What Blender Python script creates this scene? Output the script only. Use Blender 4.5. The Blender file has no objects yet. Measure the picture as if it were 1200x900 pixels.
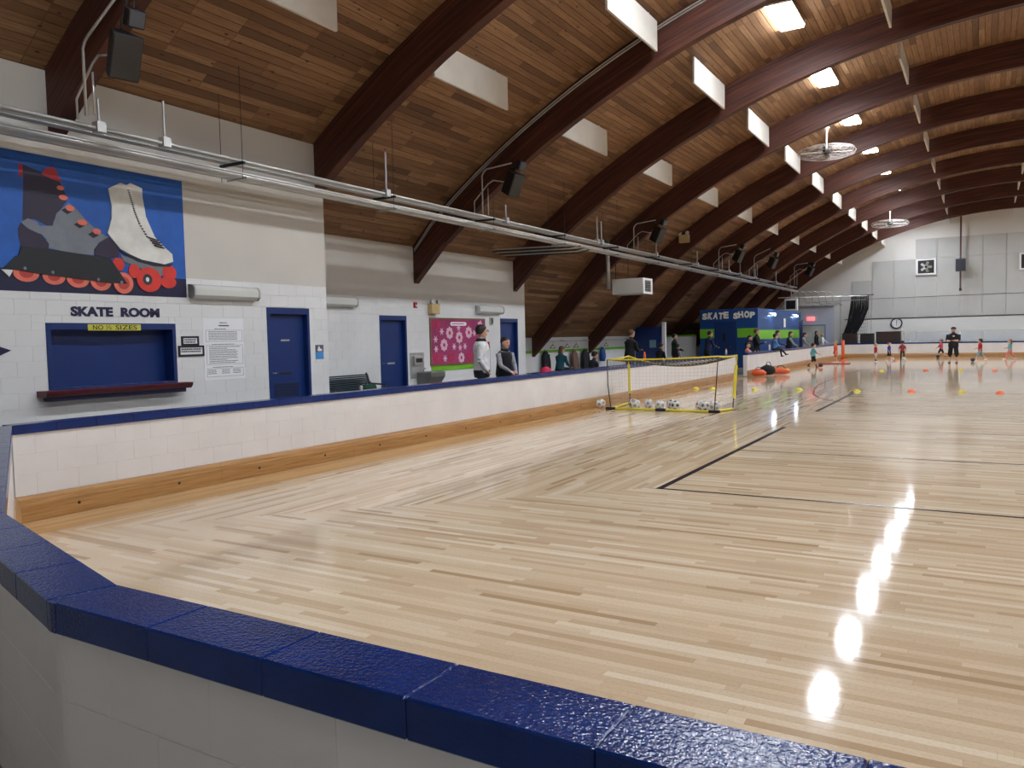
import bpy, bmesh, math, random
from mathutils import Vector, Matrix
random.seed(7)
scene = bpy.context.scene
COL = scene.collection

# ------------------------------------------------------------------ camera, world, exposure
FPX, YAW, PITCH, ROLL, EYE = 926.56, 0.537187, 0.0559935, 0.0215107, 1.65
def cam_axes():
    cy, sy = math.cos(YAW), math.sin(YAW)
    fwd = Vector((-sy*math.cos(PITCH), cy*math.cos(PITCH), -math.sin(PITCH)))
    right = Vector((cy, sy, 0)); down = fwd.cross(right)
    c, s = math.cos(ROLL), math.sin(ROLL)
    return c*right + s*down, -s*right + c*down, fwd
CR, CD, CF = cam_axes()
cam_data = bpy.data.cameras.new('camera'); cam = bpy.data.objects.new('camera', cam_data); COL.objects.link(cam)
cam_data.sensor_width = 36; cam_data.lens = FPX/1200*36; cam_data.clip_end = 300; cam_data.clip_start = 0.05
cam.matrix_world = Matrix(((CR.x, -CD.x, -CF.x, 0), (CR.y, -CD.y, -CF.y, 0), (CR.z, -CD.z, -CF.z, EYE), (0, 0, 0, 1)))
scene.camera = cam
world = bpy.data.worlds.new('world'); scene.world = world; world.use_nodes = True
world.node_tree.nodes['Background'].inputs[0].default_value = (0.55, 0.57, 0.6, 1)
world.node_tree.nodes['Background'].inputs[1].default_value = 0.3
scene.view_settings.view_transform = 'Standard'; scene.view_settings.look = 'None'
scene.view_settings.gamma = 1; scene.view_settings.use_curve_mapping = False
scene.view_settings.exposure = 0.05
LAMP = 88.0          # radiance of the fluorescent diffusers

def project(x, y, z):
    v = Vector((x, y, z-EYE)); d = v.dot(CF)
    if d < 0.1: return None
    return 600+FPX*v.dot(CR)/d, 450+FPX*v.dot(CD)/d, d

# ------------------------------------------------------------------ materials
def lin(c): c /= 255.0; return c/12.92 if c <= 0.04045 else ((c+0.055)/1.055)**2.4
def rgb(r, g, b): return (lin(r), lin(g), lin(b), 1)
MATS = {}
def base_mat(name):
    m = bpy.data.materials.new(name); m.use_nodes = True
    nt = m.node_tree; return m, nt, nt.nodes['Principled BSDF']
def N(nt, kind, **kw):
    n = nt.nodes.new(kind)
    for k, v in kw.items(): setattr(n, k, v)
    return n
def mixc(nt, fac, a, b, mode='MIX'):
    n = N(nt, 'ShaderNodeMix', data_type='RGBA', blend_type=mode)
    for s, v in ((0, fac), (6, a), (7, b)):
        if hasattr(v, 'default_value') or isinstance(v, bpy.types.NodeSocket): nt.links.new(v, n.inputs[s])
        else: n.inputs[s].default_value = v
    return n.outputs[2]
def ramp(nt, src, stops):
    n = N(nt, 'ShaderNodeValToRGB'); e = n.color_ramp.elements
    e[0].position, e[0].color = stops[0]; e[1].position, e[1].color = stops[-1]
    for p, c in stops[1:-1]: k = e.new(p); k.color = c
    nt.links.new(src, n.inputs[0]); return n.outputs[0]
def noise(nt, vec, scale, detail=3, rough=0.5):
    n = N(nt, 'ShaderNodeTexNoise'); n.inputs['Scale'].default_value = scale; n.inputs['Detail'].default_value = detail
    n.inputs['Roughness'].default_value = rough
    if vec is not None: nt.links.new(vec, n.inputs['Vector'])
    return n.outputs['Fac']
def pos(nt, scale=(1, 1, 1)):
    g = N(nt, 'ShaderNodeNewGeometry'); m = N(nt, 'ShaderNodeMapping'); m.inputs['Scale'].default_value = scale
    nt.links.new(g.outputs['Position'], m.inputs['Vector']); return m.outputs['Vector']
def bump(nt, p, h, strength, dist=0.01):
    b = N(nt, 'ShaderNodeBump'); b.inputs['Strength'].default_value = strength; b.inputs['Distance'].default_value = dist
    nt.links.new(h, b.inputs['Height']); nt.links.new(b.outputs['Normal'], p.inputs['Normal'])
def paint(name, col, rough=0.6, var=0.06, vscale=1.5, bmp=0.0, bscale=60, metal=0.0, spec=0.5):
    if name in MATS: return MATS[name]
    m, nt, p = base_mat(name)
    f = noise(nt, pos(nt), vscale)
    d = tuple(c*(1-var*1.6) for c in col[:3])+(1,); u = tuple(min(1, c*(1+var)) for c in col[:3])+(1,)
    c = ramp(nt, f, [(0.3, d), (0.7, u)]); nt.links.new(c, p.inputs['Base Color'])
    p.inputs['Roughness'].default_value = rough; p.inputs['Metallic'].default_value = metal
    p.inputs['Specular IOR Level'].default_value = spec
    if bmp: bump(nt, p, noise(nt, pos(nt), bscale, 2), bmp, 0.004)
    MATS[name] = m; return m
def glow(name, col, strength):
    if name in MATS: return MATS[name]
    m, nt, p = base_mat(name)
    p.inputs['Base Color'].default_value = (0.8, 0.8, 0.8, 1)
    p.inputs['Emission Color'].default_value = col; p.inputs['Emission Strength'].default_value = strength
    MATS[name] = m; return m
def tone_src(nt, joined):
    if joined:
        a = N(nt, 'ShaderNodeAttribute', attribute_name='tone'); return a.outputs['Fac']
    return N(nt, 'ShaderNodeObjectInfo').outputs['Random']
def deck_mat(name, joined):
    m, nt, p = base_mat(name)
    t = tone_src(nt, joined)
    c = ramp(nt, t, [(0.0, rgb(100, 70, 46)), (0.2, rgb(136, 99, 66)), (0.7, rgb(152, 113, 77)), (1.0, rgb(172, 133, 95))])
    g = noise(nt, pos(nt, (14, 0.7, 14)), 2.2, 5, 0.65)
    c = mixc(nt, ramp(nt, g, [(0.35, (0, 0, 0, 1)), (0.75, (0.75, 0.75, 0.75, 1))]), c, rgb(96, 62, 38))
    v = N(nt, 'ShaderNodeTexVoronoi'); v.inputs['Scale'].default_value = 3.4
    nt.links.new(pos(nt, (1.7, 0.8, 1.7)), v.inputs['Vector'])
    k = ramp(nt, v.outputs['Distance'], [(0.06, (1, 1, 1, 1)), (0.12, (0, 0, 0, 1))])
    c = mixc(nt, k, c, rgb(58, 32, 18))
    nt.links.new(c, p.inputs['Base Color']); p.inputs['Roughness'].default_value = 0.62
    return m
def strip_mat(name, joined, edge=False):
    m, nt, p = base_mat(name)
    t = tone_src(nt, joined)
    if edge: st = [(0, rgb(196, 150, 96)), (0.5, rgb(210, 166, 112)), (1, rgb(220, 180, 128))]
    else: st = [(0.0, rgb(180, 148, 112)), (0.1, rgb(208, 179, 145)), (0.5, rgb(222, 197, 164)), (0.85, rgb(230, 208, 177)), (1.0, rgb(240, 224, 198))]
    c = ramp(nt, t, st)
    big = noise(nt, pos(nt), 0.35, 3)
    c = mixc(nt, ramp(nt, big, [(0.35, (0, 0, 0, 1)), (0.75, (0.35, 0.35, 0.35, 1))]), c, rgb(186, 164, 138))
    grain = noise(nt, pos(nt, (9, 9, 9)), 6, 4, 0.7)
    c = mixc(nt, ramp(nt, grain, [(0.45, (0, 0, 0, 1)), (0.8, (0.3, 0.3, 0.3, 1))]), c, rgb(166, 134, 100))
    nt.links.new(c, p.inputs['Base Color'])
    p.inputs['Roughness'].default_value = 0.07; p.inputs['Specular IOR Level'].default_value = 0.17
    b = N(nt, 'ShaderNodeMath', operation='ADD')
    nt.links.new(noise(nt, pos(nt, (3, 16, 1)), 1.6, 2), b.inputs[0]); nt.links.new(noise(nt, pos(nt), 60, 2), b.inputs[1])
    bump(nt, p, b.outputs[0], 0.035, 0.004)
    return m
def wood(name, c0, c1, rough=0.4, scale=(12, 0.8, 12)):
    if name in MATS: return MATS[name]
    m, nt, p = base_mat(name)
    f = noise(nt, pos(nt, scale), 2.0, 5, 0.6)
    nt.links.new(ramp(nt, f, [(0.3, c0), (0.7, c1)]), p.inputs['Base Color']); p.inputs['Roughness'].default_value = rough
    MATS[name] = m; return m

WHITE = paint('white_block_paint', rgb(229, 228, 225), 0.5, 0.03, 1.2, 0.12, 90)
BEIGE = paint('beige_wall_paint', rgb(206, 200, 189), 0.6, 0.03, 0.8)
RINKW = paint('rink_wall_paint', rgb(232, 228, 224), 0.42, 0.03, 2.0, 0.15, 70)
RINKFAR = RINKW
MORTAR = paint('painted_mortar', rgb(222, 220, 216), 0.7)
CAPB = paint('blue_cap_paint', rgb(11, 45, 110), 0.12, 0.12, 6, 0.5, 110)
BLUE = paint('blue_door_paint', rgb(18, 48, 108), 0.38, 0.06, 2)
SHOPB = paint('shop_blue_paint', rgb(24, 70, 132), 0.4, 0.05, 1)
GREEN = paint('lime_green_paint', rgb(120, 190, 40), 0.5, 0.04)
NAVY = paint('navy_paint', rgb(22, 26, 66), 0.5)
MAROON = paint('maroon_paint', rgb(88, 22, 34), 0.35)
STEEL = paint('galvanised_steel', rgb(198, 198, 194), 0.36, 0.08, 3, metal=0.7)
DSTEEL = paint('dark_steel', rgb(60, 58, 56), 0.5, 0.1, 3, metal=0.5)
CHROME = paint('chrome', rgb(205, 205, 208), 0.2, 0.03, 3, metal=0.9)
BLACK = paint('black_plastic', rgb(24, 24, 27), 0.5, 0.1, 5)
BLACKP = paint('black_line_paint', rgb(16, 18, 36), 0.25, spec=0.25)
REDP = paint('red_line_paint', rgb(178, 52, 50), 0.25)
PAPER = paint('white_paper', rgb(240, 240, 240), 0.6, 0.01)
INK = paint('grey_ink', rgb(90, 92, 98), 0.7)
DINK = paint('black_ink', rgb(20, 20, 24), 0.6)
BAFF = paint('baffle_fabric', rgb(206, 200, 188), 0.85, 0.03, 3)
GREYP = paint('grey_acoustic_panel', rgb(196, 196, 192), 0.8, 0.03, 0.6)
GREYL = paint('grey_lens', rgb(214, 214, 206), 0.35, 0.03)
CONC = paint('sealed_concrete', rgb(128, 126, 122), 0.55, 0.1, 0.6)
ENDW = paint('end_wall_paint', rgb(232, 230, 224), 0.6, 0.02, 0.3)
COLDLIT = paint('white_cold_light_tint', rgb(206, 212, 228), 0.6, 0.02, 0.3)  # cold light on the exit partition is put into this bluish colour
def beam_mat():
    m, nt, p = base_mat('beam_stain')
    g = N(nt, 'ShaderNodeNewGeometry'); s_ = N(nt, 'ShaderNodeSeparateXYZ'); nt.links.new(g.outputs['Position'], s_.inputs[0])
    v = N(nt, 'ShaderNodeVectorMath', operation='SUBTRACT'); v.inputs[1].default_value = (1.5, 0, -10.95); c = N(nt, 'ShaderNodeCombineXYZ')
    nt.links.new(s_.outputs[0], c.inputs[0]); nt.links.new(s_.outputs[2], c.inputs[2]); nt.links.new(c.outputs[0], v.inputs[0])
    ln = N(nt, 'ShaderNodeVectorMath', operation='LENGTH'); nt.links.new(v.outputs[0], ln.inputs[0])
    q = N(nt, 'ShaderNodeCombineXYZ'); mu = N(nt, 'ShaderNodeMath', operation='MULTIPLY'); mu.inputs[1].default_value = 26
    mx = N(nt, 'ShaderNodeMath', operation='MULTIPLY'); mx.inputs[1].default_value = 0.7
    nt.links.new(ln.outputs['Value'], mu.inputs[0]); nt.links.new(mu.outputs[0], q.inputs[0]); nt.links.new(s_.outputs[0], mx.inputs[0]); nt.links.new(mx.outputs[0], q.inputs[1])
    nt.links.new(s_.outputs[1], q.inputs[2])
    f = noise(nt, q.outputs[0], 1.0, 4, 0.65)
    nt.links.new(ramp(nt, f, [(0.28, rgb(44, 22, 17)), (0.5, rgb(78, 42, 31)), (0.75, rgb(108, 64, 47))]), p.inputs['Base Color']); p.inputs['Roughness'].default_value = 0.58
    p.inputs['Specular IOR Level'].default_value = 0.35
    return m
BEAM = beam_mat()
KICK = wood('oak_kickboard', rgb(156, 110, 62), rgb(194, 150, 96), 0.3, (14, 0.9, 20))
DARKGAP = paint('dark_gap', rgb(40, 26, 18), 0.8)
FGAP = paint('floor_gap', rgb(176, 140, 100), 0.6)
YEL = paint('yellow_plastic', rgb(232, 214, 60), 0.45)
ORA = paint('orange_plastic', rgb(240, 106, 60), 0.45)
NETW = paint('net_cord', rgb(60, 60, 58), 0.8)
SKIN = paint('skin', rgb(214, 164, 136), 0.5, 0.04, 12)
HAIRD = paint('dark_hair', rgb(36, 26, 22), 0.55, 0.15, 40)
HAIRB = paint('brown_hair', rgb(106, 76, 50), 0.55, 0.15, 40)
HAIRL = paint('blond_hair', rgb(186, 152, 104), 0.55, 0.12, 40)
SHOE = paint('dark_shoe', rgb(36, 36, 40), 0.5)
SHOEW = paint('white_shoe', rgb(220, 218, 214), 0.5)
def cloth(name, r, g, b): return paint('cloth_'+name, rgb(r, g, b), 0.85, 0.12, 14)

# ------------------------------------------------------------------ mesh builder
WM = {}
class MB:
    def __init__(s): s.v = []; s.f = []; s.t = []
    def add(s, vs, fs, tone=None):
        o = len(s.v); s.v += [tuple(p) for p in vs]; s.f += [tuple(i+o for i in f) for f in fs]
        if tone is not None: s.t += [tone]*len(fs)
        return s
    def box(s, x0, x1, y0, y1, z0, z1, tone=None):
        return s.add([(x0,y0,z0),(x1,y0,z0),(x1,y1,z0),(x0,y1,z0),(x0,y0,z1),(x1,y0,z1),(x1,y1,z1),(x0,y1,z1)],
                     [(0,3,2,1),(4,5,6,7),(0,1,5,4),(1,2,6,5),(2,3,7,6),(3,0,4,7)], tone)
    def obox(s, c, size, ax, tone=None):
        c = Vector(c); a = [Vector(v)*d/2 for v, d in zip(ax, size)]
        vs = [c+i*a[0]+j*a[1]+k*a[2] for k in (-1,1) for i, j in ((-1,-1),(1,-1),(1,1),(-1,1))]
        return s.add(vs, [(0,3,2,1),(4,5,6,7),(0,1,5,4),(1,2,6,5),(2,3,7,6),(3,0,4,7)], tone)
    def prism(s, pts, fn, a, b):
        n = len(pts); vs = [fn(p, a) for p in pts]+[fn(p, b) for p in pts]
        return s.add(vs, [tuple(range(n)), tuple(range(2*n-1, n-1, -1))]+[(i, i+n, (i+1) % n+n, (i+1) % n) for i in range(n)])
    def loft(s, rings, closed=False):
        n = len(rings[0]); vs = [p for r in rings for p in r]; m = len(rings)
        fs = []
        for j in range(m if closed else m-1):
            k = (j+1) % m
            fs += [(j*n+i, j*n+(i+1) % n, k*n+(i+1) % n, k*n+i) for i in range(n)]
        if not closed: fs += [tuple(range(n-1, -1, -1)), tuple((m-1)*n+i for i in range(n))]
        return s.add(vs, fs)
    def tube(s, pts, r, n=8, ry=None):
        pts = [Vector(p) for p in pts]; rs = r if isinstance(r, (list, tuple)) else [r]*len(pts)
        rings = []; up = None
        for i, p in enumerate(pts):
            d = ((pts[min(i+1, len(pts)-1)]-pts[max(i-1, 0)])).normalized()
            if up is None:
                up = Vector((0, 0, 1)) if abs(d.z) < 0.9 else Vector((0, 1, 0))
            a = d.cross(up).normalized(); up = a.cross(d).normalized()
            q = (rs[i] if ry is None else ry[i])
            rings.append([p+a*math.cos(2*math.pi*k/n)*rs[i]+up*math.sin(2*math.pi*k/n)*q for k in range(n)])
        return s.loft(rings)
    def lathe(s, prof, n=20, c=(0, 0, 0), fn=None):
        fn = fn or (lambda x, y, z: (c[0]+x, c[1]+y, c[2]+z))
        return s.loft([[fn(r*math.cos(2*math.pi*k/n), r*math.sin(2*math.pi*k/n), z) for k in range(n)] for r, z in prof])
    def ball(s, c, rx, ry=None, rz=None, n=12, m=8):
        ry = ry or rx; rz = rz or rx
        return s.loft([[(c[0]+rx*math.sin(a)*math.cos(2*math.pi*k/n), c[1]+ry*math.sin(a)*math.sin(2*math.pi*k/n), c[2]-rz*math.cos(a)) for k in range(n)]
                       for a in [math.pi*(0.04+0.92*j/m) for j in range(m+1)]])
    def mesh(s, name):
        me = bpy.data.meshes.new(name); me.from_pydata(s.v, [], s.f); me.update()
        if s.t:
            a = me.attributes.new('tone', 'FLOAT', 'FACE'); a.data.foreach_set('value', s.t)
        return me
    def build(s, name, mat, parent=None, smooth=False, bevel=0, local=False, fixn=True):
        me = s.mesh(name)
        if fixn and len(s.f) < 20000:
            b = bmesh.new(); b.from_mesh(me); bmesh.ops.recalc_face_normals(b, faces=b.faces); b.to_mesh(me); b.free()
        return link(name, me, mat, parent, smooth, bevel, local)
def link(name, me, mat, parent=None, smooth=False, bevel=0, local=False):
    if mat is not None and not me.materials: me.materials.append(mat)
    o = bpy.data.objects.new(name, me); COL.objects.link(o); WM[o.name] = Matrix.Identity(4)
    if smooth:
        for p in me.polygons: p.use_smooth = True
    if bevel:
        b = o.modifiers.new('bevel', 'BEVEL'); b.width = bevel; b.segments = 2; b.limit_method = 'ANGLE'
    if parent is not None:
        o.parent = parent
        if local: WM[o.name] = WM[parent.name].copy()
        else: o.matrix_parent_inverse = WM[parent.name].inverted()
    return o
def thing(name, label, cat, loc=(0, 0, 0), rz=0, group=None):
    o = bpy.data.objects.new(name, None); COL.objects.link(o); o.empty_display_size = 0.1
    o.location = loc; o.rotation_euler = (0, 0, rz); WM[o.name] = Matrix.Translation(loc) @ Matrix.Rotation(rz, 4, 'Z')
    return tag(o, label, cat, group)
def tag(o, label, cat, group=None):
    o['label'] = label; o['category'] = cat
    if group: o['group'] = group
    return o
def struct(o, label=None):
    o['kind'] = 'structure'
    if label: o['label'] = label
    return o
def sroot(name, loc, label=None):
    o = bpy.data.objects.new(name, None); COL.objects.link(o); o.location = loc; WM[o.name] = Matrix.Translation(loc)
    return struct(o, label)
def dup(root, loc, rz=None, label=None):
    r = root.copy(); COL.objects.link(r); r.location = loc
    if rz is not None: r.rotation_euler = (0, 0, rz)
    if label: r['label'] = label
    WM[r.name] = Matrix.Translation(loc) @ Matrix.Rotation(r.rotation_euler.z, 4, 'Z')
    for ch in list(root.children):
        c = ch.copy(); COL.objects.link(c); c.parent = r; c.matrix_parent_inverse = ch.matrix_parent_inverse.copy()
        for g in list(ch.children):
            d = g.copy(); COL.objects.link(d); d.parent = c; d.matrix_parent_inverse = g.matrix_parent_inverse.copy()
    return r
ORD = ['nearest', 'second nearest', 'third nearest', 'fourth nearest', 'fifth nearest', 'sixth nearest', 'seventh nearest', 'eighth nearest', 'ninth nearest', 'tenth nearest', 'eleventh nearest', 'twelfth nearest', 'thirteenth nearest', 'fourteenth nearest']
def text_mesh(body, width, height, offset=0.02, depth=0.004):
    cu = bpy.data.curves.new('lettering', 'FONT'); cu.body = body; cu.size = 1; cu.extrude = 0.02; cu.offset = offset
    cu.resolution_u = 3
    t = bpy.data.objects.new('lettering', cu); COL.objects.link(t); bpy.context.view_layer.update()
    me = bpy.data.meshes.new_from_object(t.evaluated_get(bpy.context.evaluated_depsgraph_get()))
    bpy.data.objects.remove(t); bpy.data.curves.remove(cu)
    xs = [v.co.x for v in me.vertices]; ys = [v.co.y for v in me.vertices]
    x0, x1, y0, y1 = min(xs), max(xs), min(ys), max(ys)
    for v in me.vertices:
        v.co = ((v.co.x-x0)/(x1-x0)*width, (v.co.y-y0)/(y1-y0)*height, (v.co.z+0.02)/0.04*depth)
    return me
XW = lambda x, y, z: Matrix(((0, 0, 1, x), (1, 0, 0, y), (0, 1, 0, z), (0, 0, 0, 1)))    # lettering on a wall that faces +X
YW = lambda x, y, z: Matrix(((1, 0, 0, x), (0, 0, -1, y), (0, 1, 0, z), (0, 0, 0, 1)))   # lettering on a wall that faces -Y
def letter(name, body, w, h, mat, M, parent=None, offset=0.02, depth=0.004):
    me = text_mesh(body, w, h, offset, depth); me.transform(M); me.materials.clear()
    return link(name, me, mat, parent)

# ------------------------------------------------------------------ roof profile
XC, ZC, RI, RD = 1.5, -10.95, 19.5, 20.2
BEAM0, BAY = 5.95, 4.8
YEND, YFRONT = 58.75, -3.65
XL, XR = -14.1, 17.1
def deck_z(x): 
    if x < -11.5: return 1.7+(x-XL)*(4.513-1.7)/2.6
    if x > 14.5: return 1.7+(XR-x)*(4.513-1.7)/2.6
    return ZC+math.sqrt(RD*RD-(x-XC)**2)
def arc(r, x0, x1, n):
    a0, a1 = math.asin((x0-XC)/r), math.asin((x1-XC)/r)
    return [(XC+r*math.sin(a0+(a1-a0)*i/n), ZC+r*math.cos(a0+(a1-a0)*i/n)) for i in range(n+1)]
deck_line = [(XL-0.25, 1.43)]+arc(RD, -11.5, 14.5, 48)+[(XR+0.25, 1.43)]

# ------------------------------------------------------------------ ceiling: shell + boards
shell = MB(); up = [(x, z+0.14) for x, z in deck_line]; dn = [(x, z+0.025) for x, z in deck_line]
shell.prism(dn+up[::-1], lambda p, t: (p[0], t, p[1]), YFRONT-0.3, YEND+0.3)
ceiling = struct(shell.build('ceiling', DARKGAP), 'arched timber deck ceiling of brown knotty boards between glulam beams')
DK_OBJ, DK_JOIN = deck_mat('deck_boards', False), deck_mat('deck_boards_far', True)
BW = 0.138
rows = []
n_arc = int(RD*2*math.asin(13/RD)/BW)
for i in range(n_arc):
    a = -math.asin(13/RD)+(i+0.5)*2*math.asin(13/RD)/n_arc
    rows.append((XC+RD*math.sin(a), ZC+RD*math.cos(a), a))
leg_len = math.hypot(2.6, 4.513-1.7); la = math.atan2(4.513-1.7, 2.6)
nl = int(leg_len/BW)
for i in range(nl):
    t = (i+0.5)/nl
    rows.append((XL+2.6*t, 1.7+(4.513-1.7)*t, -la)); rows.append((XR-2.6*t, 1.7+(4.513-1.7)*t, la))
patterns = [(2.4, 2.4), (1.2, 2.4, 1.2), (1.6, 1.6, 1.6), (1.2, 1.2, 2.4), (0.8, 1.6, 2.4), (1.6, 0.8, 1.2, 1.2), (2.4, 1.6, 0.8), (0.8, 2.4, 1.6)]
boards = []
for (x, z, a) in rows:
    y = YFRONT-0.3
    while y < YEND:
        for L in random.choice(patterns):
            if y < YEND: boards.append((x, z, a, y, L))
            y += L
def board_rank(b):
    x, z, a, y, L = b; p = project(x, y+L/2, z)
    if p is None or not (-60 < p[0] < 1260 and -40 < p[1] < 460): return 1e9
    if x < -10.4 and y < 11: return 1e9
    return p[2]
order = sorted(range(len(boards)), key=lambda i: board_rank(boards[i]))
near_b = set(order[:300]); board_mesh = {}
far = MB()
for i, (x, z, a, y, L) in enumerate(boards):
    ax = (Vector((math.cos(a), 0, -math.sin(a))), Vector((0, 1, 0)), Vector((math.sin(a), 0, math.cos(a))))
    if i in near_b:
        if L not in board_mesh:
            b = MB().box(-BW/2+0.004, BW/2-0.004, 0.003, L-0.003, 0, 0.022); me = b.mesh('board'); me.materials.append(DK_OBJ); board_mesh[L] = me
        o = bpy.data.objects.new('board', board_mesh[L]); COL.objects.link(o); o.parent = ceiling
        o.location = (x, y, z); o.rotation_euler = (0, a, 0)
    else:
        far.obox((x+ax[2].x*0.011, y+L/2, z+ax[2].z*0.011), (BW-0.008, L-0.006, 0.022), ax, random.random())
o = far.build('deck_boards', DK_JOIN, ceiling, fixn=False); o['kind'] = 'stuff'

# ------------------------------------------------------------------ glulam beams
inn = arc(RI, -11.04, 14.04, 40); out = arc(RD, -11.5, 14.5, 40)
arch_pts = inn+out[::-1]
bproto = None
for k in range(-2, 11):
    y = BEAM0+BAY*k
    lab = 'dark brown glulam roof beam, %s' % ('just behind the camera' if k == -2 else 'overhead beside the camera' if k == -1 else ORD[k]+' of those crossing ahead')
    if bproto is None:
        bproto = thing('roof_beam', lab, 'beam', (XC, y, 1.0), 0, 'glulam arches')
        MB().prism(arch_pts, lambda p, t: (p[0], t, p[1]), y, y+0.2).build('arch', BEAM, bproto)
        for s in (0, 1):
            leg = [(-11.04, 4.03), (-11.5, 4.51), (XL, 1.7), (XL, 1.0)]
            if s: leg = [(2*XC-a, b) for a, b in leg]
            MB().prism(leg, lambda p, t: (p[0], t, p[1]), y-0.004, y+0.204).build('leg', BEAM, bproto)
            pl = [(-10.95, 4.13), (-11.36, 4.62), (-11.66, 4.3), (-11.28, 3.82)]
            if s: pl = [(2*XC-a, b) for a, b in pl]
            MB().prism(pl, lambda p, t: (p[0], t, p[1]), y-0.009, y+0.209).build('splice_plate', BEAM, bproto)
    else:
        dup(bproto, (XC, y, 1.0), None, lab)

# ------------------------------------------------------------------ floor
floor = MB().box(-8.2, 11.2, 1.1, 56.3, -0.2, -0.006).build('floor', FGAP); struct(floor, 'pale varnished maple strip rink floor')
ST_OBJ, ST_JOIN = strip_mat('maple_strips', False), strip_mat('maple_strips_far', True)
ED_JOIN = strip_mat('maple_border_strips', True, True)
SW = 0.057
strips = []      # (x, y, length, along_y)
def run(a0, a1, fixed, along_y):
    t = a0-random.random()*0.0
    while t < a1-0.02:
        L = random.choice((0.45, 0.6, 0.75, 0.9, 1.2, 1.5)); L = min(L, 1.5)
        if t+L > a1: L = a1-t
        strips.append((fixed, t, L, True) if along_y else (t, fixed, L, False)); t += L
y = 1.3
while y < 56.1:
    left = y-11.2 if y < 8.2 else -3.0
    run(max(left, -8.0), min(3-left, 11.0), y, False); y += SW
x = -7.25
while x < -3.0:
    run(x+11.2, 56.1, x, True); run(x+11.2, 56.1, 3-x-SW, True); x += SW
def srank(s):
    x, y, L, ay = s
    if L not in (0.45, 0.6, 0.75, 0.9, 1.2, 1.5): return 1e9
    cx, cy = (x+SW/2, y+L/2) if ay else (x+L/2, y+SW/2)
    p = project(cx, cy, 0)
    if p is None or not (20 < p[0] < 1210 and 560 < p[1] < 905): return 1e9
    e = Vector((cx, cy)); 
    if p[1] > 600+0.30*p[0]: return 1e9
    return p[2]
order = sorted(range(len(strips)), key=lambda i: srank(strips[i])); near_s = set(order[:300])
sm = {}; fs = MB()
for i, (x, y, L, ay) in enumerate(strips):
    if i in near_s:
        key = (L, ay)
        if key not in sm:
            w, h = (SW, L) if ay else (L, SW)
            me = MB().box(0.0005, w-0.0005, 0.0005, h-0.0005, -0.006, 0).mesh('floor_strip'); me.materials.append(ST_OBJ); sm[key] = me
        o = bpy.data.objects.new('floor_strip', sm[key]); COL.objects.link(o); o.parent = floor; o.location = (x, y, -0.0006 if ay else 0)
    else:
        w, h = (SW, L) if ay else (L, SW); g = 0.0005
        q = -0.0006 if ay else 0
        fs.add([(x+g, y+g, q), (x+w-g, y+g, q), (x+w-g, y+h-g, q), (x+g, y+h-g, q)], [(0, 1, 2, 3)], random.random())
o = fs.build('floor_strips', ST_JOIN, floor, fixn=False); o['kind'] = 'stuff'
strips_e = MB()
for side in (0, 1):
    x = -7.99
    while x < -7.26:
        y = 1.3
        while y < 56:
            L = random.choice((0.9, 1.2, 1.5, 1.8)); xx = x if not side else 3-x-SW
            strips_e.add([(xx, y+0.001, 0), (xx+SW-0.001, y+0.001, 0), (xx+SW-0.001, y+L, 0), (xx, y+L, 0)], [(0, 1, 2, 3)], random.random()); y += L
        x += SW
for v in range(len(strips_e.v)): strips_e.v[v] = (strips_e.v[v][0], strips_e.v[v][1], 0.0006)
o = strips_e.build('border_strips', ED_JOIN, floor, fixn=False); o['kind'] = 'stuff'
def court_line(pts, w, mat, label):
    m = MB(); z = 0.0016
    for (a, b) in zip(pts, pts[1:]):
        a, b = Vector((a[0], a[1], 0)), Vector((b[0], b[1], 0)); d = (b-a).normalized(); n = Vector((-d.y, d.x, 0))*w/2
        q = [a-n, b-n, b+n, a+n]; m.add([(p.x, p.y, z) for p in q], [(0, 1, 2, 3)])
    o = m.build('court_line', mat, floor, fixn=False); o['label'] = label
court_line([(-3, 8.1), (-3, 14.45)], 0.075, BLACKP, 'thick black line')
court_line([(-3, 17.55), (-3, 23.2)], 0.075, BLACKP, 'thick black line')
court_line([(-3, 30.5), (-3, 37.5)], 0.055, BLACKP, 'thick black line')
court_line([(-3, 8.13), (6, 8.13)], 0.05, BLACKP, 'black line')
court_line([(-3, 11.33), (6, 11.33)], 0.04, BLACKP, 'black line')
court_line([(-3, 14.45), (6, 14.45)], 0.024, BLACKP, 'thin line')
court_line([(-3, 17.55), (6, 17.55)], 0.024, BLACKP, 'thin line')
court_line([(-3, 23.9), (6, 23.9)], 0.03, REDP, 'red line')
court_line([(-1.2, 19.25), (-2.1, 19.6), (-2.89, 20.15), (-3.3, 20.7), (-3.6, 21.4), (-3.92, 22.5), (-4.2, 24.2), (-4.45, 26.2), (-4.55, 28), (-4.6, 30), (-4.6, 38)], 0.05, REDP, 'curved red line')
court_line([(-4.6, 38), (3, 38)], 0.05, BLACKP, 'black line')
# raised walkway around the rink
w = MB().box(XL-0.2, -8.05, YFRONT-0.3, YEND+0.3, -0.2, 0.1).box(11.05, XR+0.2, YFRONT-0.3, YEND+0.3, -0.2, 0.1)
w.box(-8.05, 11.05, YFRONT-0.3, 1.25, -0.2, 0.1).box(-8.05, 11.05, 56.2, YEND+0.3, -0.2, 0.1)
for s in (0, 1):
    tri = [(-8.05, 4.05), (-3.8, 1.72), (-2.25, 1.25), (-8.05, 1.25)]
    if s: tri = [(3-a, b) for a, b in tri]
    w.prism(tri, lambda p, t: (p[0], p[1], t), -0.2, 0.1)
walk = struct(w.build('floor_walkway', CONC), 'grey concrete walkway around the rink')

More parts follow.
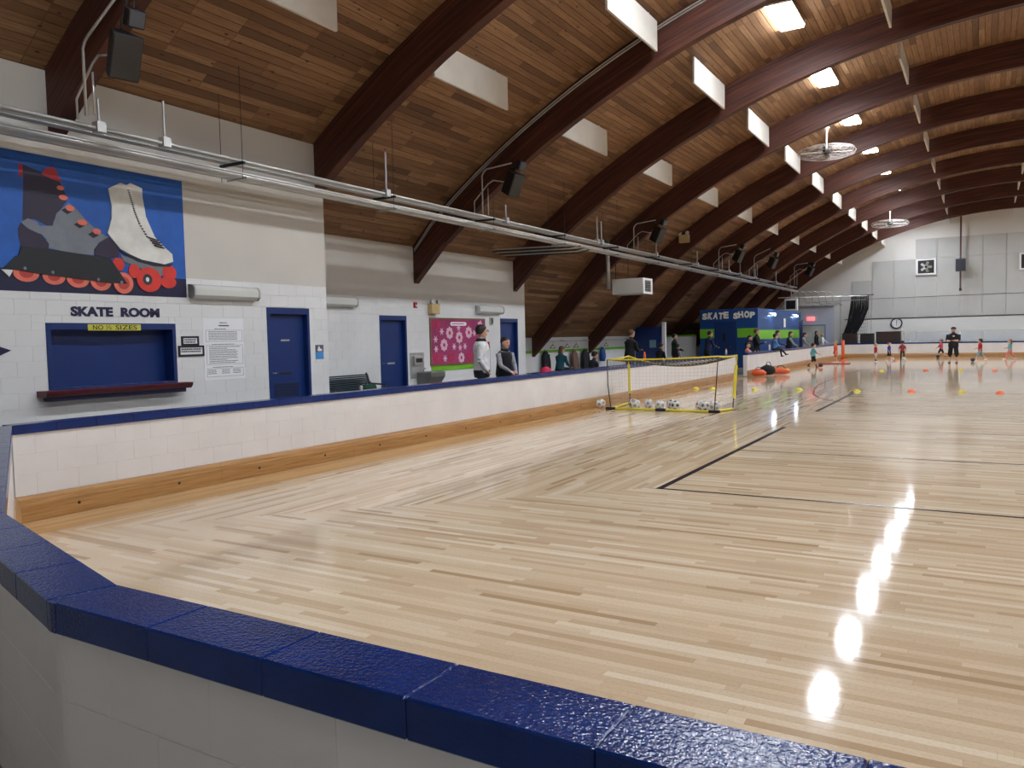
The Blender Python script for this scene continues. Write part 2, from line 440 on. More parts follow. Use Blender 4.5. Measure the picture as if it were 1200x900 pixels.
# ------------------------------------------------------------------ rink walls: blocks, caps, kickboards
blk = {}
def shared(key, make, mat):
    if key not in blk:
        me = make().mesh(key[0]); me.materials.append(mat); blk[key] = me
    return blk[key]
def inst(name, me, parent, M, bevel=0):
    o = bpy.data.objects.new(name, me); COL.objects.link(o); o.parent = parent
    o.matrix_parent_inverse = WM[parent.name].inverted(); o.matrix_basis = M
    if bevel:
        b = o.modifiers.new('bevel', 'BEVEL'); b.width = bevel; b.segments = 1
    return o
TH = 0.19
def rink_wall(name, label, segs, parts=True, kick=True, flip=1, capname='cap_block'):
    """segs: [(p0,p1)] inner top edges in plan; wall body lies to the left of travel when flip=1"""
    root = sroot(name, (segs[0][0][0], segs[0][0][1], 0), label)
    core = MB(); joined = MB(); bolts = MB()
    for p0, p1 in segs:
        a, b = Vector((p0[0], p0[1], 0)), Vector((p1[0], p1[1], 0)); d = (b-a).normalized(); L = (b-a).length
        nrm = Vector((-d.y, d.x, 0))*flip
        ax = (d, nrm, Vector((0, 0, 1)))
        c = (a+b)/2+nrm*TH/2
        core.obox((c.x, c.y, 0.43), (L-0.005, TH-0.05, 0.84), ax)
        R = Matrix(((d.x, nrm.x, 0, 0), (d.y, nrm.y, 0, 0), (0, 0, 1, 0), (0, 0, 0, 1)))
        nb = max(1, round(L/0.41)); bl = L/nb
        for row in range(4):
            z0 = 0.05+0.2*row; off = 0 if row % 2 == 0 else 0.5
            cuts = [0]+[bl*(j+off) for j in range(0 if off else 1, nb)]+[L]
            for s0, s1 in zip(cuts, cuts[1:]):
                if s1-s0 < 0.02: continue
                if parts and row > 0:
                    me = shared(('block', round(s1-s0, 3)), lambda: MB().box(0.0003, s1-s0-0.0003, 0.018, TH-0.018, 0.0008, 0.1992), RINKW)
                    inst('block', me, root, Matrix.Translation(a+d*s0+Vector((0, 0, z0))) @ R, 0.0015)
                else:
                    q = a+d*(s0+s1)/2+nrm*TH/2
                    joined.obox((q.x, q.y, z0+0.1), (s1-s0-0.003, TH-0.036, 0.197), ax)
        for j in range(nb):
            me = shared((capname, round(bl, 3)), lambda: MB().box(0.0006, bl-0.0006, 0, TH, 0, 0.09), CAPB)
            inst(capname, me, root, Matrix.Translation(a+d*bl*j+Vector((0, 0, 0.85))) @ R, 0.004)
        if kick:
            nk = max(1, round(L/2.4)); kl = L/nk
            for j in range(nk):
                s0 = a+d*kl*j
                me = shared(('kickboard', round(kl, 3)), lambda: MB().prism([(0.018, 0), (-0.03, 0), (-0.03, 0.165), (-0.022, 0.172), (0.018, 0.172)], lambda p, t: (t, p[0], p[1]), 0.001, kl-0.001), KICK)
                ob = inst('kickboard', me, root, Matrix.Translation(s0+Vector((0, 0, 0.004))) @ R)
                me = shared(('ledge_strip', round(kl, 3)), lambda: MB().prism([(0.018, 0.172), (-0.022, 0.172), (-0.016, 0.205), (0.0, 0.24), (0.018, 0.244)], lambda p, t: (t, p[0], p[1]), 0.001, kl-0.001), KICK)
                inst('ledge_strip', me, root, Matrix.Translation(s0+Vector((0, 0, 0.004))) @ R)
                for e in (0.25, 0.75):
                    q = s0+d*kl*e-nrm*0.03
                    if parts:
                        me = shared(('bolt', 0), lambda: MB().lathe([(0.016, -0.004), (0.016, 0.003), (0.009, 0.006)], 10, fn=lambda x, y, z: (x, -z, y)), BLACK)
                        inst('bolt', me, root, Matrix.Translation(q+Vector((0, 0, 0.1))) @ R)
    for (p0, p1), (q0, q1) in zip(segs, segs[1:]):
        for (P, da, db) in ((p1, (p0, p1), (q0, q1)), (p0, (q0, q1), (p0, p1))):
            if (Vector(da[1])-Vector(db[0])).length > 1e-4: continue
            P = Vector(da[1]); n_ = []
            for u, v in (da, db):
                d = (Vector(v)-Vector(u)).normalized(); n_.append(Vector((-d.y, d.x))*flip)
            if n_[0].cross(n_[1])*flip > 0: continue
            tri = [P, P+n_[0]*TH, P+(n_[0]+n_[1]).normalized()*TH*1.002, P+n_[1]*TH]
            MB().prism([(v.x, v.y) for v in tri], lambda p, t: (p[0], p[1], t), 0.852, 0.938).build('cap_wedge', CAPB, root)
            tri = [P+n_[0]*.02, P+n_[0]*(TH-.018), P+(n_[0]+n_[1]).normalized()*(TH-.018), P+n_[1]*(TH-.018)]
            MB().prism([(v.x, v.y) for v in tri], lambda p, t: (p[0], p[1], t), 0.05, 0.85).build('corner_wedge', RINKW, root)
    core.build('core', MORTAR, root)
    if joined.v:
        o = joined.build('lower_blocks', RINKW, root); o['kind'] = 'stuff' if not parts else 'structure'
        if parts: del o['kind']
    return root
IN = -7.88
rink_wall('wall_rink_left', 'long low white block rink wall with blue cap and oak kickboard', [((IN, 3.98), (IN, 29.6))])
rink_wall('wall_rink_near', 'low rink wall in front of the camera, navy cap on pale grey blocks', [((-3.69, 1.81), (IN, 3.98)), ((-2.23, 1.4), (-3.69, 1.81)), ((5.23, 1.4), (-2.23, 1.4))], flip=1)
rink_wall('wall_rink_far_left', 'low white rink wall beside the skate shop where spectators lean', [((IN, 31.25), (IN, 55.98))])
rink_wall('wall_rink_end', 'low white rink wall across the far end', [((IN-0.19, 55.98), (11.07, 55.98))])
rink_wall('wall_rink_right', 'low white rink wall out of frame to the right', [((10.88, 55.98), (10.88, 3.98)), ((10.88, 3.98), (6.69, 1.81)), ((6.69, 1.81), (5.23, 1.4))], parts=False)

# ------------------------------------------------------------------ building walls
def rects_minus(y0, y1, z0, z1, holes):
    ys = sorted(set([y0, y1]+[h for q in holes for h in q[:2]])); zs = sorted(set([z0, z1]+[h for q in holes for h in q[2:]]))
    res = []
    for a, b in zip(ys, ys[1:]):
        for c, d in zip(zs, zs[1:]):
            if not any(q[0]-1e-6 <= a and b <= q[1]+1e-6 and q[2]-1e-6 <= c and d <= q[3]+1e-6 for q in holes) and y0 <= a and b <= y1 and z0 <= c and d <= z1:
                res.append((a, b, c, d))
    return res
PAINT_Z = 2.7
def block_wall(name, label, X, y0, y1, ztop, holes, by0, depth=0.6):
    """white painted block below PAINT_Z, smooth beige plaster above"""
    core = MB()
    for a, b, c, d in rects_minus(y0, y1, 0.1, PAINT_Z, holes): core.box(X-depth, X-0.012, a, b, c, d)
    root = struct(core.build(name, MORTAR), label)
    MB().box(X-depth, X, y0, y1, PAINT_Z, ztop).build('upper_plaster', BEIGE, root)
    low = MB(); nrow = 13
    for r in range(nrow):
        z0 = 0.1+0.2*r; z1 = z0+0.2; yy = by0-(0.2 if r % 2 else 0)
        while yy < y1:
            a, b = max(yy, y0), min(yy+0.4, y1); yy += 0.4
            if b-a < 0.01: continue
            for (pa, pb, pc, pd) in rects_minus(a, b, z0, z1, [(max(h[0], a), min(h[1], b), max(h[2], z0), min(h[3], z1)) for h in holes if h[0] < b and h[1] > a and h[2] < z1 and h[3] > z0]):
                if pb-pa < 0.015 or pd-pc < 0.015: continue
                if r >= 4:
                    me = shared(('wall_block', round(pb-pa, 3), round(pd-pc, 3)), lambda: MB().box(-0.1, 0, 0.0004, pb-pa-0.0004, 0.0008, pd-pc-0.0008), WHITE)
                    inst('block', me, root, Matrix.Translation((X, pa, pc)), 0.002)
                else: low.box(X-0.1, X, pa+0.001, pb-0.001, pc+0.001, pd-0.001)
    low.build('lower_blocks', WHITE, root)
    return root
W1, W2 = -10.5, -12.0
D1 = (9.5, 10.49, 0.1, 2.29); D2 = (14.21, 15.21, 0.1, 2.28); D3 = (19.55, 20.55, 0.1, 2.27); WIN = (5.78, 7.71, 1.11, 2.0)
block_wall('wall_skate_room', 'white block wall with beige upper half holding the skate room hatch', W1, 3.4, 10.95, 5.27, [WIN, D1], 3.4)
MB().box(W1-0.6, W1, YFRONT, 3.4, 0.1, 5.27).build('wall_left_front', BEIGE); struct(bpy.data.objects['wall_left_front'])
block_wall('wall_restrooms', 'white block wall set back with beige top, drinking fountain and bulletin board', W2, 10.95, 21.0, 4.08, [D2, D3], 10.95)
MB().box(XL, W2-0.6, 20.8, 21.0, 0.1, 3.4).box(W2-0.6, W1-0.6, 10.75, 10.95, 0.1, 4.1).build('wall_return', BEIGE); struct(bpy.data.objects['wall_return'])
# low back wall of the seating side
bw = struct(MB().box(XL-0.2, XL, 21.0, YEND, 0.1, 1.75).build('wall_left_back', WHITE), 'low white back wall with lime green stripe behind the seats')
MB().box(XL, XL+0.012, 21.0, 37.5, 1.13, 1.23).build('stripe', GREEN, bw)
struct(MB().box(XR, XR+0.2, YFRONT, YEND, 0.1, 1.75).build('wall_right', WHITE))
poly = [(XL-0.2, 0.1)]+[(x, z+0.06) for x, z in deck_line[1:-1]]+[(XR+0.2, 0.1)]
poly = [(XL-0.2, 0.1), (XL-0.2, 1.6)]+[(x, z+0.06) for x, z in deck_line[1:-1]]+[(XR+0.2, 1.6), (XR+0.2, 0.1)]
endw = struct(MB().prism(poly, lambda p, t: (p[0], t, p[1]), YEND, YEND+0.2).build('wall_end', ENDW), 'white far end wall under the arch with grey acoustic panels')
struct(MB().prism(poly, lambda p, t: (p[0], t, p[1]), YFRONT-0.2, YFRONT).build('wall_front', paint('front_wall_brown', rgb(208, 205, 200), 0.7)))

# ------------------------------------------------------------------ doors, hatch
def door(name, X, d, label, louver=False, plate=None):
    y0, y1, z0, z1 = d; r = sroot(name, (X, (y0+y1)/2, z0), label)
    f = MB().box(X-0.16, X+0.01, y0, y0+0.06, z0, z1).box(X-0.16, X+0.01, y1-0.06, y1, z0, z1).box(X-0.16, X+0.01, y0+0.06, y1-0.06, z1-0.11, z1)
    f.build('door_frame', BLUE, r, bevel=0.004)
    lf = MB().box(X-0.14, X-0.09, y0+0.063, y1-0.063, z0+0.01, z1-0.113).build('door_leaf', BLUE, r, bevel=0.003)
    xx = X-0.09
    h = MB().tube([(xx, y0+0.13, 1.16), (xx+0.05, y0+0.13, 1.16), (xx+0.055, y0+0.24, 1.16)], 0.012, 8).lathe([(0.03, 0), (0.03, 0.008)], 12, fn=lambda a, b, c: (xx+c, y0+0.13+a, 1.16+b))
    h.build('handle', CHROME, lf, True)
    if plate:
        for (pa, pb, pc, pd, m) in plate: MB().box(xx, xx+0.006, y0+pa, y0+pb, pc, pd).build('sign_plate', m, lf)
    if louver:
        MB().box(xx, xx+0.01, y0+0.14, y1-0.2, 0.55, 1.0).build('louver_frame', BLUE, lf)
        for i in range(11):
            z = 0.58+0.036*i
            MB().obox((xx+0.012, (y0+y1)/2-0.03, z+0.015), (0.022, 0.56, 0.006), (Vector((0.8, 0, -0.6)), Vector((0, 1, 0)), Vector((0.6, 0, 0.8)))).build('slat', DSTEEL, lf)
    return r
door('door_1', W1, D1, 'blue door with louver vent beside the skate room hatch', True, [(0.38, 0.58, 1.71, 1.74, STEEL), (0.34, 0.6, 1.12, 1.16, BLACK)])
door('door_2', W2, D2, 'blue door between the metal bench and the drinking fountain', False, [(0.36, 0.62, 1.13, 1.17, STEEL)])
door('door_3', W2, D3, 'blue door behind the two spectators in grey', False)
win = sroot('window_1', (W1, 6.75, 1.1), 'blue shuttered skate room service hatch with maroon sill')
y0, y1, z0, z1 = WIN
MB().box(W1-0.3, W1+0.012, y0, y0+0.06, z0, z1).box(W1-0.3, W1+0.012, y1-0.06, y1, z0, z1).box(W1-0.3, W1+0.012, y0+0.06, y1-0.06, z1-0.09, z1).box(W1-0.3, W1+0.012, y0+0.06, y1-0.06, z0, z0+0.03).build('frame', BLUE, win, bevel=0.004)
MB().box(W1-0.25, W1-0.2, y0+0.06, y1-0.06, z0+0.03, z1-0.09).build('shutter', BLUE, win)
MB().prism([(W1, 1.03), (W1+0.2, 1.03), (W1+0.24, 1.07), (W1+0.25, 1.115), (W1, 1.115)], lambda p, t: (p[0], t, p[1]), 5.62, 7.8).build('sill', MAROON, win, bevel=0.006)
MB().box(W1, W1+0.17, 5.7, 7.73, 0.975, 1.03).build('sill_bracket', NAVY, win, bevel=0.006)
sg = tag(MB().box(W1+0.012, W1+0.016, 6.34, 7.13, 1.9, 1.985).build('paper_sign', paint('yellow_paper', rgb(206, 200, 70), 0.6)), 'yellow strip sign taped above the hatch reading NO 1/2 SIZES', 'sign')
for wd_, a_, b_ in (('NO', 6.41, 6.56), ('½', 6.6, 6.68), ('SIZES', 6.74, 7.07)): letter('word', wd_, b_-a_, 0.062, DINK, XW(W1+0.016, a_, 1.911), sg, 0.006, 0.001)
for i, (t, ya, yb) in enumerate((('SKATE', 6.12, 6.72), ('ROOM', 6.84, 7.45))):
    o = letter('wall_lettering', t, yb-ya, 0.135, NAVY, XW(W1+0.0005, ya, 2.09), None, 0.05, 0.008)
    tag(o, 'navy painted wall word %s above the hatch' % t, 'lettering')
ar = tag(MB().prism([(4.95, 1.655), (5.15, 1.655), (5.15, 1.72), (5.34, 1.65), (5.15, 1.565), (5.15, 1.62), (4.95, 1.62)], lambda p, t: (t, p[0], p[1]), W1+0.0005, W1+0.006).build('wall_arrow', NAVY), 'navy arrow on the wall at the left edge pointing to the hatch', 'arrow')

# small framed signs and posters
def marks(m, X, ya, yb, za, zb, n, seed, fill=0.9):
    rnd = random.Random(seed)
    for i in range(n):
        z = zb-(i+0.5)*(zb-za)/n; h = (zb-za)/n*0.36
        y = ya
        end = ya+(yb-ya)*(rnd.uniform(0.55, 1.0) if rnd.random() < 0.3 else fill)
        while y < end:
            wd = min(rnd.uniform(0.02, 0.07), end-y); m.box(X, X+0.001, y, y+wd, z-h/2, z+h/2); y += wd+0.008
    return m
for (ya, yb, za, zb, lab, sd, bars) in ((7.80, 8.11, 1.665, 1.81, 'small black framed notice on top beside the hatch', 3, 2), (7.74, 8.2, 1.5, 1.665, 'wider black framed notice below the small one beside the hatch', 5, 2)):
    t = thing('framed_notice', lab, 'sign', (W1, (ya+yb)/2, za))
    MB().box(W1+0.0005, W1+0.02, ya, yb, za, za+0.03).box(W1+0.0005, W1+0.02, ya, yb, zb-0.03, zb).box(W1+0.0005, W1+0.02, ya, ya+0.03, za+0.03, zb-0.03).box(W1+0.0005, W1+0.02, yb-0.03, yb, za+0.03, zb-0.03).build('frame', BLACK, t)
    MB().box(W1+0.0005, W1+0.012, ya+0.03, yb-0.03, za+0.03, zb-0.03).build('paper', PAPER, t)
    m = MB(); rnd = random.Random(sd)
    for r_ in range(bars):
        yy = ya+0.05; zz = zb-0.055-0.035*r_
        while yy < yb-0.06:
            q = rnd.uniform(0.012, 0.028); m.box(W1+0.012, W1+0.013, yy, yy+q, zz-0.011, zz+0.011); yy += q+0.008
    o = m.build('print', DINK, t); o['kind'] = 'stuff'
t = thing('rules_poster', 'large white printed rules poster between the hatch and the louvered door', 'poster', (W1, 8.6, 1.11))
MB().box(W1+0.0005, W1+0.004, 8.2, 8.99, 1.11, 2.09).build('paper', PAPER, t)
m = MB(); X = W1+0.004
m.box(X, X+0.001, 8.5, 8.7, 1.965, 1.985)
marks(m, X, 8.52, 8.68, 2.0, 2.04, 1, 2); marks(m, X, 8.42, 8.78, 1.905, 1.935, 1, 4)
marks(m, X, 8.3, 8.92, 1.74, 1.89, 6, 6); marks(m, X, 8.36, 8.84, 1.665, 1.69, 1, 7); marks(m, X, 8.3, 8.92, 1.37, 1.65, 11, 8)
marks(m, X, 8.36, 8.8, 1.3, 1.325, 1, 9)
for yy in (8.27, 8.53, 8.75): marks(m, X, yy, yy+0.17, 1.2, 1.28, 3, int(yy*100))
o = m.build('print', INK, t); o['kind'] = 'stuff'
m = MB()
for (za, zb) in ((1.72, 1.9), (1.355, 1.66), (1.16, 1.29)):
    m.box(X, X+0.001, 8.25, 8.96, zb, zb+0.004).box(X, X+0.001, 8.25, 8.96, za, za+0.004).box(X, X+0.001, 8.25, 8.254, za, zb).box(X, X+0.001, 8.956, 8.96, za, zb)
o = m.build('ruled_boxes', INK, t); o['kind'] = 'stuff'
t = thing('door_notice', 'small blue picture notice beside the louvered door', 'sign', (W1, 10.72, 1.37))
MB().box(W1+0.0005, W1+0.008, 10.62, 10.82, 1.5, 1.63).build('picture', paint('notice_grey', rgb(96, 92, 104), 0.4), t)
MB().box(W1+0.0005, W1+0.008, 10.62, 10.82, 1.37, 1.5).build('caption', paint('notice_blue', rgb(76, 150, 214), 0.4), t)
MB().prism([(10.66, 1.53), (10.69, 1.60), (10.72, 1.61), (10.73, 1.57), (10.78, 1.55), (10.78, 1.52), (10.7, 1.515)], lambda p, q: (q, p[0], p[1]), W1+0.008, W1+0.0095).build('skate_print', PAPER, t)

# mural
MUR = thing('mural', 'large painted mural of an inline skate and a white roller skate on blue', 'mural', (W1, 6.4, 2.4))
MC = {k: paint('mural_'+k, rgb(*v), 0.55, 0.08, 5) for k, v in dict(sky=(30, 92, 178), floor=(24, 26, 62), cuff=(46, 38, 60), tab=(176, 40, 44), shell=(122, 126, 134), dark=(30, 28, 42), frame=(26, 30, 34), wheel=(232, 118, 96), core=(190, 66, 56), white=(228, 228, 228), ivory=(226, 224, 214), plate=(118, 122, 128), red=(220, 58, 46), hub=(52, 56, 66)).items()}
MB().box(W1+0.0003, W1+0.004, 4.95, 7.935, 2.4, 4.165).build('background', MC['sky'], MUR)
layer = [0]
def mp(name, pts, mat, par=None):
    layer[0] += 1; x0 = W1+0.004; x1 = x0+0.0006*layer[0]
    return MB().prism(pts, lambda p, t: (t, p[0], p[1]), x0, x1).build(name, MC[mat], par or MUR)
def me_(name, c, a, b, mat, n=24, par=None): return mp(name, [(c[0]+a*math.cos(2*math.pi*i/n), c[1]+b*math.sin(2*math.pi*i/n)) for i in range(n)], mat, par)
mp('ground', [(4.95, 2.685), (7.935, 2.685), (7.935, 2.4), (4.95, 2.4)], 'floor')
mp('skate_cuff', [(5.59, 4.01), (5.6, 3.82), (5.56, 3.3), (5.71, 3.33), (5.94, 3.23), (5.95, 3.32), (6.1, 3.56), (6.16, 3.64), (6.07, 3.86), (5.83, 3.94)], 'cuff')
mp('strap', [(5.55, 4.01), (5.6, 4.01), (5.59, 3.84), (5.55, 3.84)], 'tab')
mp('tongue', [(5.83, 3.92), (5.89, 4.01), (6.0, 4.04), (6.09, 3.86), (5.96, 3.88)], 'tab')
mp('shell', [(5.54, 3.27), (5.63, 3.33), (5.74, 3.3), (5.77, 3.25), (5.94, 3.27), (6.0, 3.44), (6.17, 3.6), (6.26, 3.54), (6.39, 3.4), (6.58, 3.25), (6.71, 3.2), (6.57, 3.11), (6.49, 3.01), (6.49, 2.93), (6.13, 2.94), (5.86, 2.98), (5.85, 3.09), (5.79, 3.15), (5.7, 3.16), (5.6, 3.22)], 'shell')
mp('heel_guard', [(5.5, 3.19), (5.54, 3.27), (5.62, 3.2), (5.79, 3.14), (5.88, 3.03), (5.87, 2.96), (5.52, 2.97), (5.5, 3.1)], 'cuff')
for c in ((6.14, 3.49), (6.30, 3.32), (6.49, 3.21)):
    me_('buckle_base', c, 0.075, 0.045, 'dark', 4)
for c, a, b in (((6.07, 3.78), .05, .03), ((6.1, 3.66), .06, .035), ((6.18, 3.53), .06, .04), ((6.34, 3.36), .07, .04), ((6.54, 3.26), .06, .04)): me_('buckle', c, a, b, 'wheel', 14)
for c, a, b in (((5.57, 2.63), .16, .11), ((5.92, 2.61), .15, .11), ((6.24, 2.59), .155, .115), ((6.56, 2.57), .15, .12)):
    wq = me_('wheel', c, a, b, 'wheel'); me_('wheel_core', c, a*.55, b*.55, 'core', 24, wq)
mp('toe_cap', [(6.49, 3.01), (6.57, 3.11), (6.71, 3.2), (6.84, 3.07), (6.85, 2.94), (6.71, 2.9), (6.49, 2.93)], 'cuff')
mp('brake', [(5.27, 2.66), (5.41, 2.66), (5.36, 2.57)], 'white')
mp('boot_plate', [(6.86, 2.99), (6.91, 2.95), (7.56, 2.84), (7.59, 2.73), (7.47, 2.7), (6.91, 2.88)], 'plate')
for c, a, b in (((7.62, 2.62), .13, .09), ((7.64, 2.76), .12, .11), ((7.07, 2.75), .09, .1)): me_('roller_wheel', c, a, b, 'red')
me_('toe_stop', (6.83, 2.83), .1, .1, 'red', 6)
wq = me_('roller_wheel', (7.3, 2.64), .2, .18, 'red'); me_('wheel_hub', (7.27, 2.64), .075, .08, 'hub', 24, wq); me_('axle_nut', (7.27, 2.64), .028, .035, 'white', 10, wq)
mp('white_boot', [(6.73, 3.87), (6.92, 3.98), (7.01, 3.96), (7.07, 4.0), (7.25, 3.95), (7.25, 3.82), (7.29, 3.55), (7.42, 3.27), (7.58, 3.13), (7.7, 3.04), (7.71, 2.93), (7.56, 2.88), (7.2, 2.9), (6.87, 3.05), (6.84, 3.08), (6.69, 3.25), (6.76, 3.46), (6.77, 3.65)], 'ivory')
mp('boot_sole', [(6.84, 3.04), (7.2, 2.92), (7.56, 2.88), (7.7, 2.9), (7.65, 2.85), (7.39, 2.84), (7.12, 2.89), (6.89, 3.0)], 'dark')
wq = me_('wheel', (6.89, 2.57), .15, .15, 'wheel'); me_('wheel_core', (6.89, 2.57), .09, .09, 'core', 24, wq)
mp('skate_frame', [(5.3, 2.68), (5.45, 2.84), (5.48, 2.84), (5.52, 2.97), (5.89, 2.96), (6.71, 2.9), (6.95, 2.56), (6.69, 2.56), (5.76, 2.63)], 'frame')
for c in ((5.55, 2.69), (5.9, 2.66), (6.52, 2.6), (6.86, 2.58)): me_('rivet', c, .02, .022, 'plate', 10)
lace = [(7.03, 3.89), (7.07, 3.75), (7.11, 3.6), (7.17, 3.45), (7.29, 3.26)]
for i in range(22):
    t = i/21*4; k = min(int(t), 3); u = t-k; yy = lace[k][0]+(lace[k+1][0]-lace[k][0])*u; zz = lace[k][1]+(lace[k+1][1]-lace[k][1])*u
    mp('lace_hole', [(yy-.012, zz-.006), (yy+.012, zz-.01), (yy+.012, zz+.004), (yy-.012, zz+.008)], 'dark')
for i in range(4):
    yy, zz = 7.31+.03*i, 3.25-.035*i
    mp('lace', [(yy, zz-.008), (yy+.16, zz-.035), (yy+.16, zz-.02), (yy, zz+.008)], 'dark')

# wall light fixtures, emergency lights, alarm, thermostat
def wall_lamp(X, ya, yb, za, zb, label):
    t = thing('wall_light', label, 'light fixture', (X, (ya+yb)/2, za), 0, 'wraparound wall lights')
    MB().box(X+0.0005, X+0.04, ya, yb, za+0.02, zb).build('back_plate', STEEL, t)
    prof = [(X+0.03, za+0.012), (X+0.10, za), (X+0.15, za+0.05), (X+0.15, zb-0.07), (X+0.11, zb-0.02), (X+0.03, zb-0.012)]
    MB().prism(prof, lambda p, q: (p[0], q, p[1]), ya+0.03, yb-0.03).build('lens', GREYL, t, bevel=0.006)
    prof2 = [(X+0.02, za+0.004), (X+0.105, za-0.008), (X+0.16, za+0.045), (X+0.16, zb-0.065), (X+0.115, zb-0.01), (X+0.02, zb-0.004)]
    for a in (ya, yb-0.03): MB().prism(prof2, lambda p, q: (p[0], q, p[1]), a, a+0.03).build('end_cap', STEEL, t)
wall_lamp(W1, 7.96, 9.25, 2.39, 2.61, 'unlit wraparound wall light right of the mural')
wall_lamp(W2, 12.1, 13.35, 2.44, 2.66, 'unlit wraparound wall light above the metal bench')
wall_lamp(W2, 18.25, 19.55, 2.39, 2.61, 'unlit wraparound wall light above the bulletin board')
TAN = paint('tan_plastic', rgb(198, 172, 120), 0.5)
def emergency(loc, ax, mat, label, lampglow=None, s=1.0):
    t = thing('emergency_light', label, 'emergency light', loc); c = Vector(loc); u, n = Vector(ax[0]), Vector(ax[1]); z = Vector((0, 0, 1))
    MB().obox(c+n*0.07*s+z*0.13*s, (0.34*s, 0.14*s, 0.26*s), (u, n, z)).build('case', mat, t, bevel=0.01)
    for sg in (-1, 1):
        hc = c+n*0.1*s+z*0.31*s+u*sg*0.13*s
        MB().tube([hc-n*0.04*s-z*0.06*s, hc-n*0.02*s], 0.015*s).build('bracket', BLACK, t)
        hd = MB().tube([hc-n*0.04*s, hc+n*0.02*s, hc+n*0.05*s], [0.03*s, 0.055*s, 0.07*s], 14).build('lamp_head', STEEL if lampglow is None else PAPER, t, True)
        MB().tube([hc+n*0.045*s, hc+n*0.054*s], 0.06*s, 14).build('lens', lampglow or GREYL, hd)
emergency((W2+0.0005, 16.25, 2.34), ((0, 1, 0), (1, 0, 0)), TAN, 'tan twin head emergency light above the bulletin board')
emergency((-9.92, BEAM0+5*BAY-0.004, 5.24), ((1, 0, 0), (0, -1, 0)), TAN, 'tan twin head emergency light on a roof beam', None, 1.15)
t = thing('fire_alarm', 'small red fire alarm strobe on the block wall left of the emergency light', 'fire alarm', (W2, 15.55, 2.5))
MB().box(W2+0.0005, W2+0.04, 15.5, 15.62, 2.48, 2.62).build('case', paint('alarm_red', rgb(170, 30, 36), 0.4), t, bevel=0.006)
MB().box(W2+0.04, W2+0.06, 15.53, 15.59, 2.51, 2.56).build('strobe', GREYL, t)
t = thing('wall_telephone', 'small grey phone box on the block wall right of the bulletin board', 'telephone', (W2, 19.04, 2.08))
MB().box(W2+0.0005, W2+0.05, 18.96, 19.12, 2.08, 2.3).build('case', STEEL, t, bevel=0.008)
MB().tube([(W2+0.07, 19.0, 2.11), (W2+0.085, 19.0, 2.18), (W2+0.07, 19.0, 2.26)], 0.018).build('handset', DSTEEL, t, True)

# bulletin board
MAG = paint('magenta_paper', rgb(170, 56, 108), 0.7, 0.18, 1.2); PINK = paint('pink_paper', rgb(232, 190, 208), 0.7); HRED = paint('heart_red', rgb(200, 40, 62), 0.7)
t = thing('bulletin_board', 'magenta bulletin board with paper snowflakes and hearts, green strip beneath', 'bulletin board', (W2, 17.4, 0.92))
X = W2+0.0005
MB().box(X, X+0.02, 16.17, 18.66, 1.04, 2.23).build('backing', MAG, t)
FR = wood('board_frame_wood', rgb(110, 78, 50), rgb(140, 104, 70), 0.5)
for (a, b, c, d) in ((16.13, 18.7, 2.21, 2.25), (16.13, 18.7, 1.02, 1.06), (16.13, 16.17, 1.06, 2.21), (18.66, 18.7, 1.06, 2.21)): MB().box(X, X+0.03, a, b, c, d).build('frame', FR, t)
MB().box(X, X+0.015, 16.17, 18.66, 0.89, 1.02).build('green_strip', GREEN, t)
def star(c, r, n, inner): return [(c[0]+(r if i % 2 == 0 else r*inner)*math.cos(math.pi*i/n), c[1]+(r if i % 2 == 0 else r*inner)*math.sin(math.pi*i/n)) for i in range(2*n)]
def heart(c, s): return [(c[0]+s*0.06*16*math.sin(a)**3, c[1]+s*0.06*(13*math.cos(a)-5*math.cos(2*a)-2*math.cos(3*a)-math.cos(4*a))) for a in [2*math.pi*i/24 for i in range(24)]]
def flat(name, pts, mat, par, x0, th): return MB().prism(pts, lambda p, q: (q, p[0], p[1]), x0, x0+th).build(name, mat, par)
Xb = X+0.02
for c, r in (((16.98, 1.86), .17), ((17.42, 1.74), .17), ((17.88, 1.87), .17), ((16.72, 1.55), .17), ((17.5, 1.2), .15)):
    fl = flat('snowflake', star(c, r, 8, .82), PINK, t, Xb, .003); flat('snowflake_heart', star(c, r*.38, 6, .6), HRED, fl, Xb+.003, .002)
for c in ((16.63, 1.9), (17.4, 2.0), (16.36, 1.7), (16.37, 1.45), (17.17, 1.5), (17.45, 1.47), (17.68, 1.5), (16.75, 1.2), (18.15, 1.85), (18.3, 1.4)): flat('snowflake', star(c, .11, 6, .38), PINK, t, Xb, .004)
for c, s in (((16.4, 2.05), .17), ((16.42, 1.2), .18), ((17.05, 1.2), .17), ((17.9, 1.2), .16), ((18.35, 1.2), .16)):
    hh = flat('paper_heart', heart(c, s), HRED, t, Xb, .005); flat('heart_print', heart(c, s*.6), MAG, hh, Xb+.005, .001)
flat('banner', [(17.02, 2.1), (17.06, 2.15), (17.74, 2.15), (17.78, 2.1), (17.74, 2.05), (17.06, 2.05)], PAPER, t, Xb, .004)
marks(MB(), Xb+.004, 17.1, 17.7, 2.07, 2.13, 1, 5).build('banner_print', HRED, t)
flat('paper_bear', star((18.45, 2.07), .14, 5, .7), PINK, t, Xb, .004)

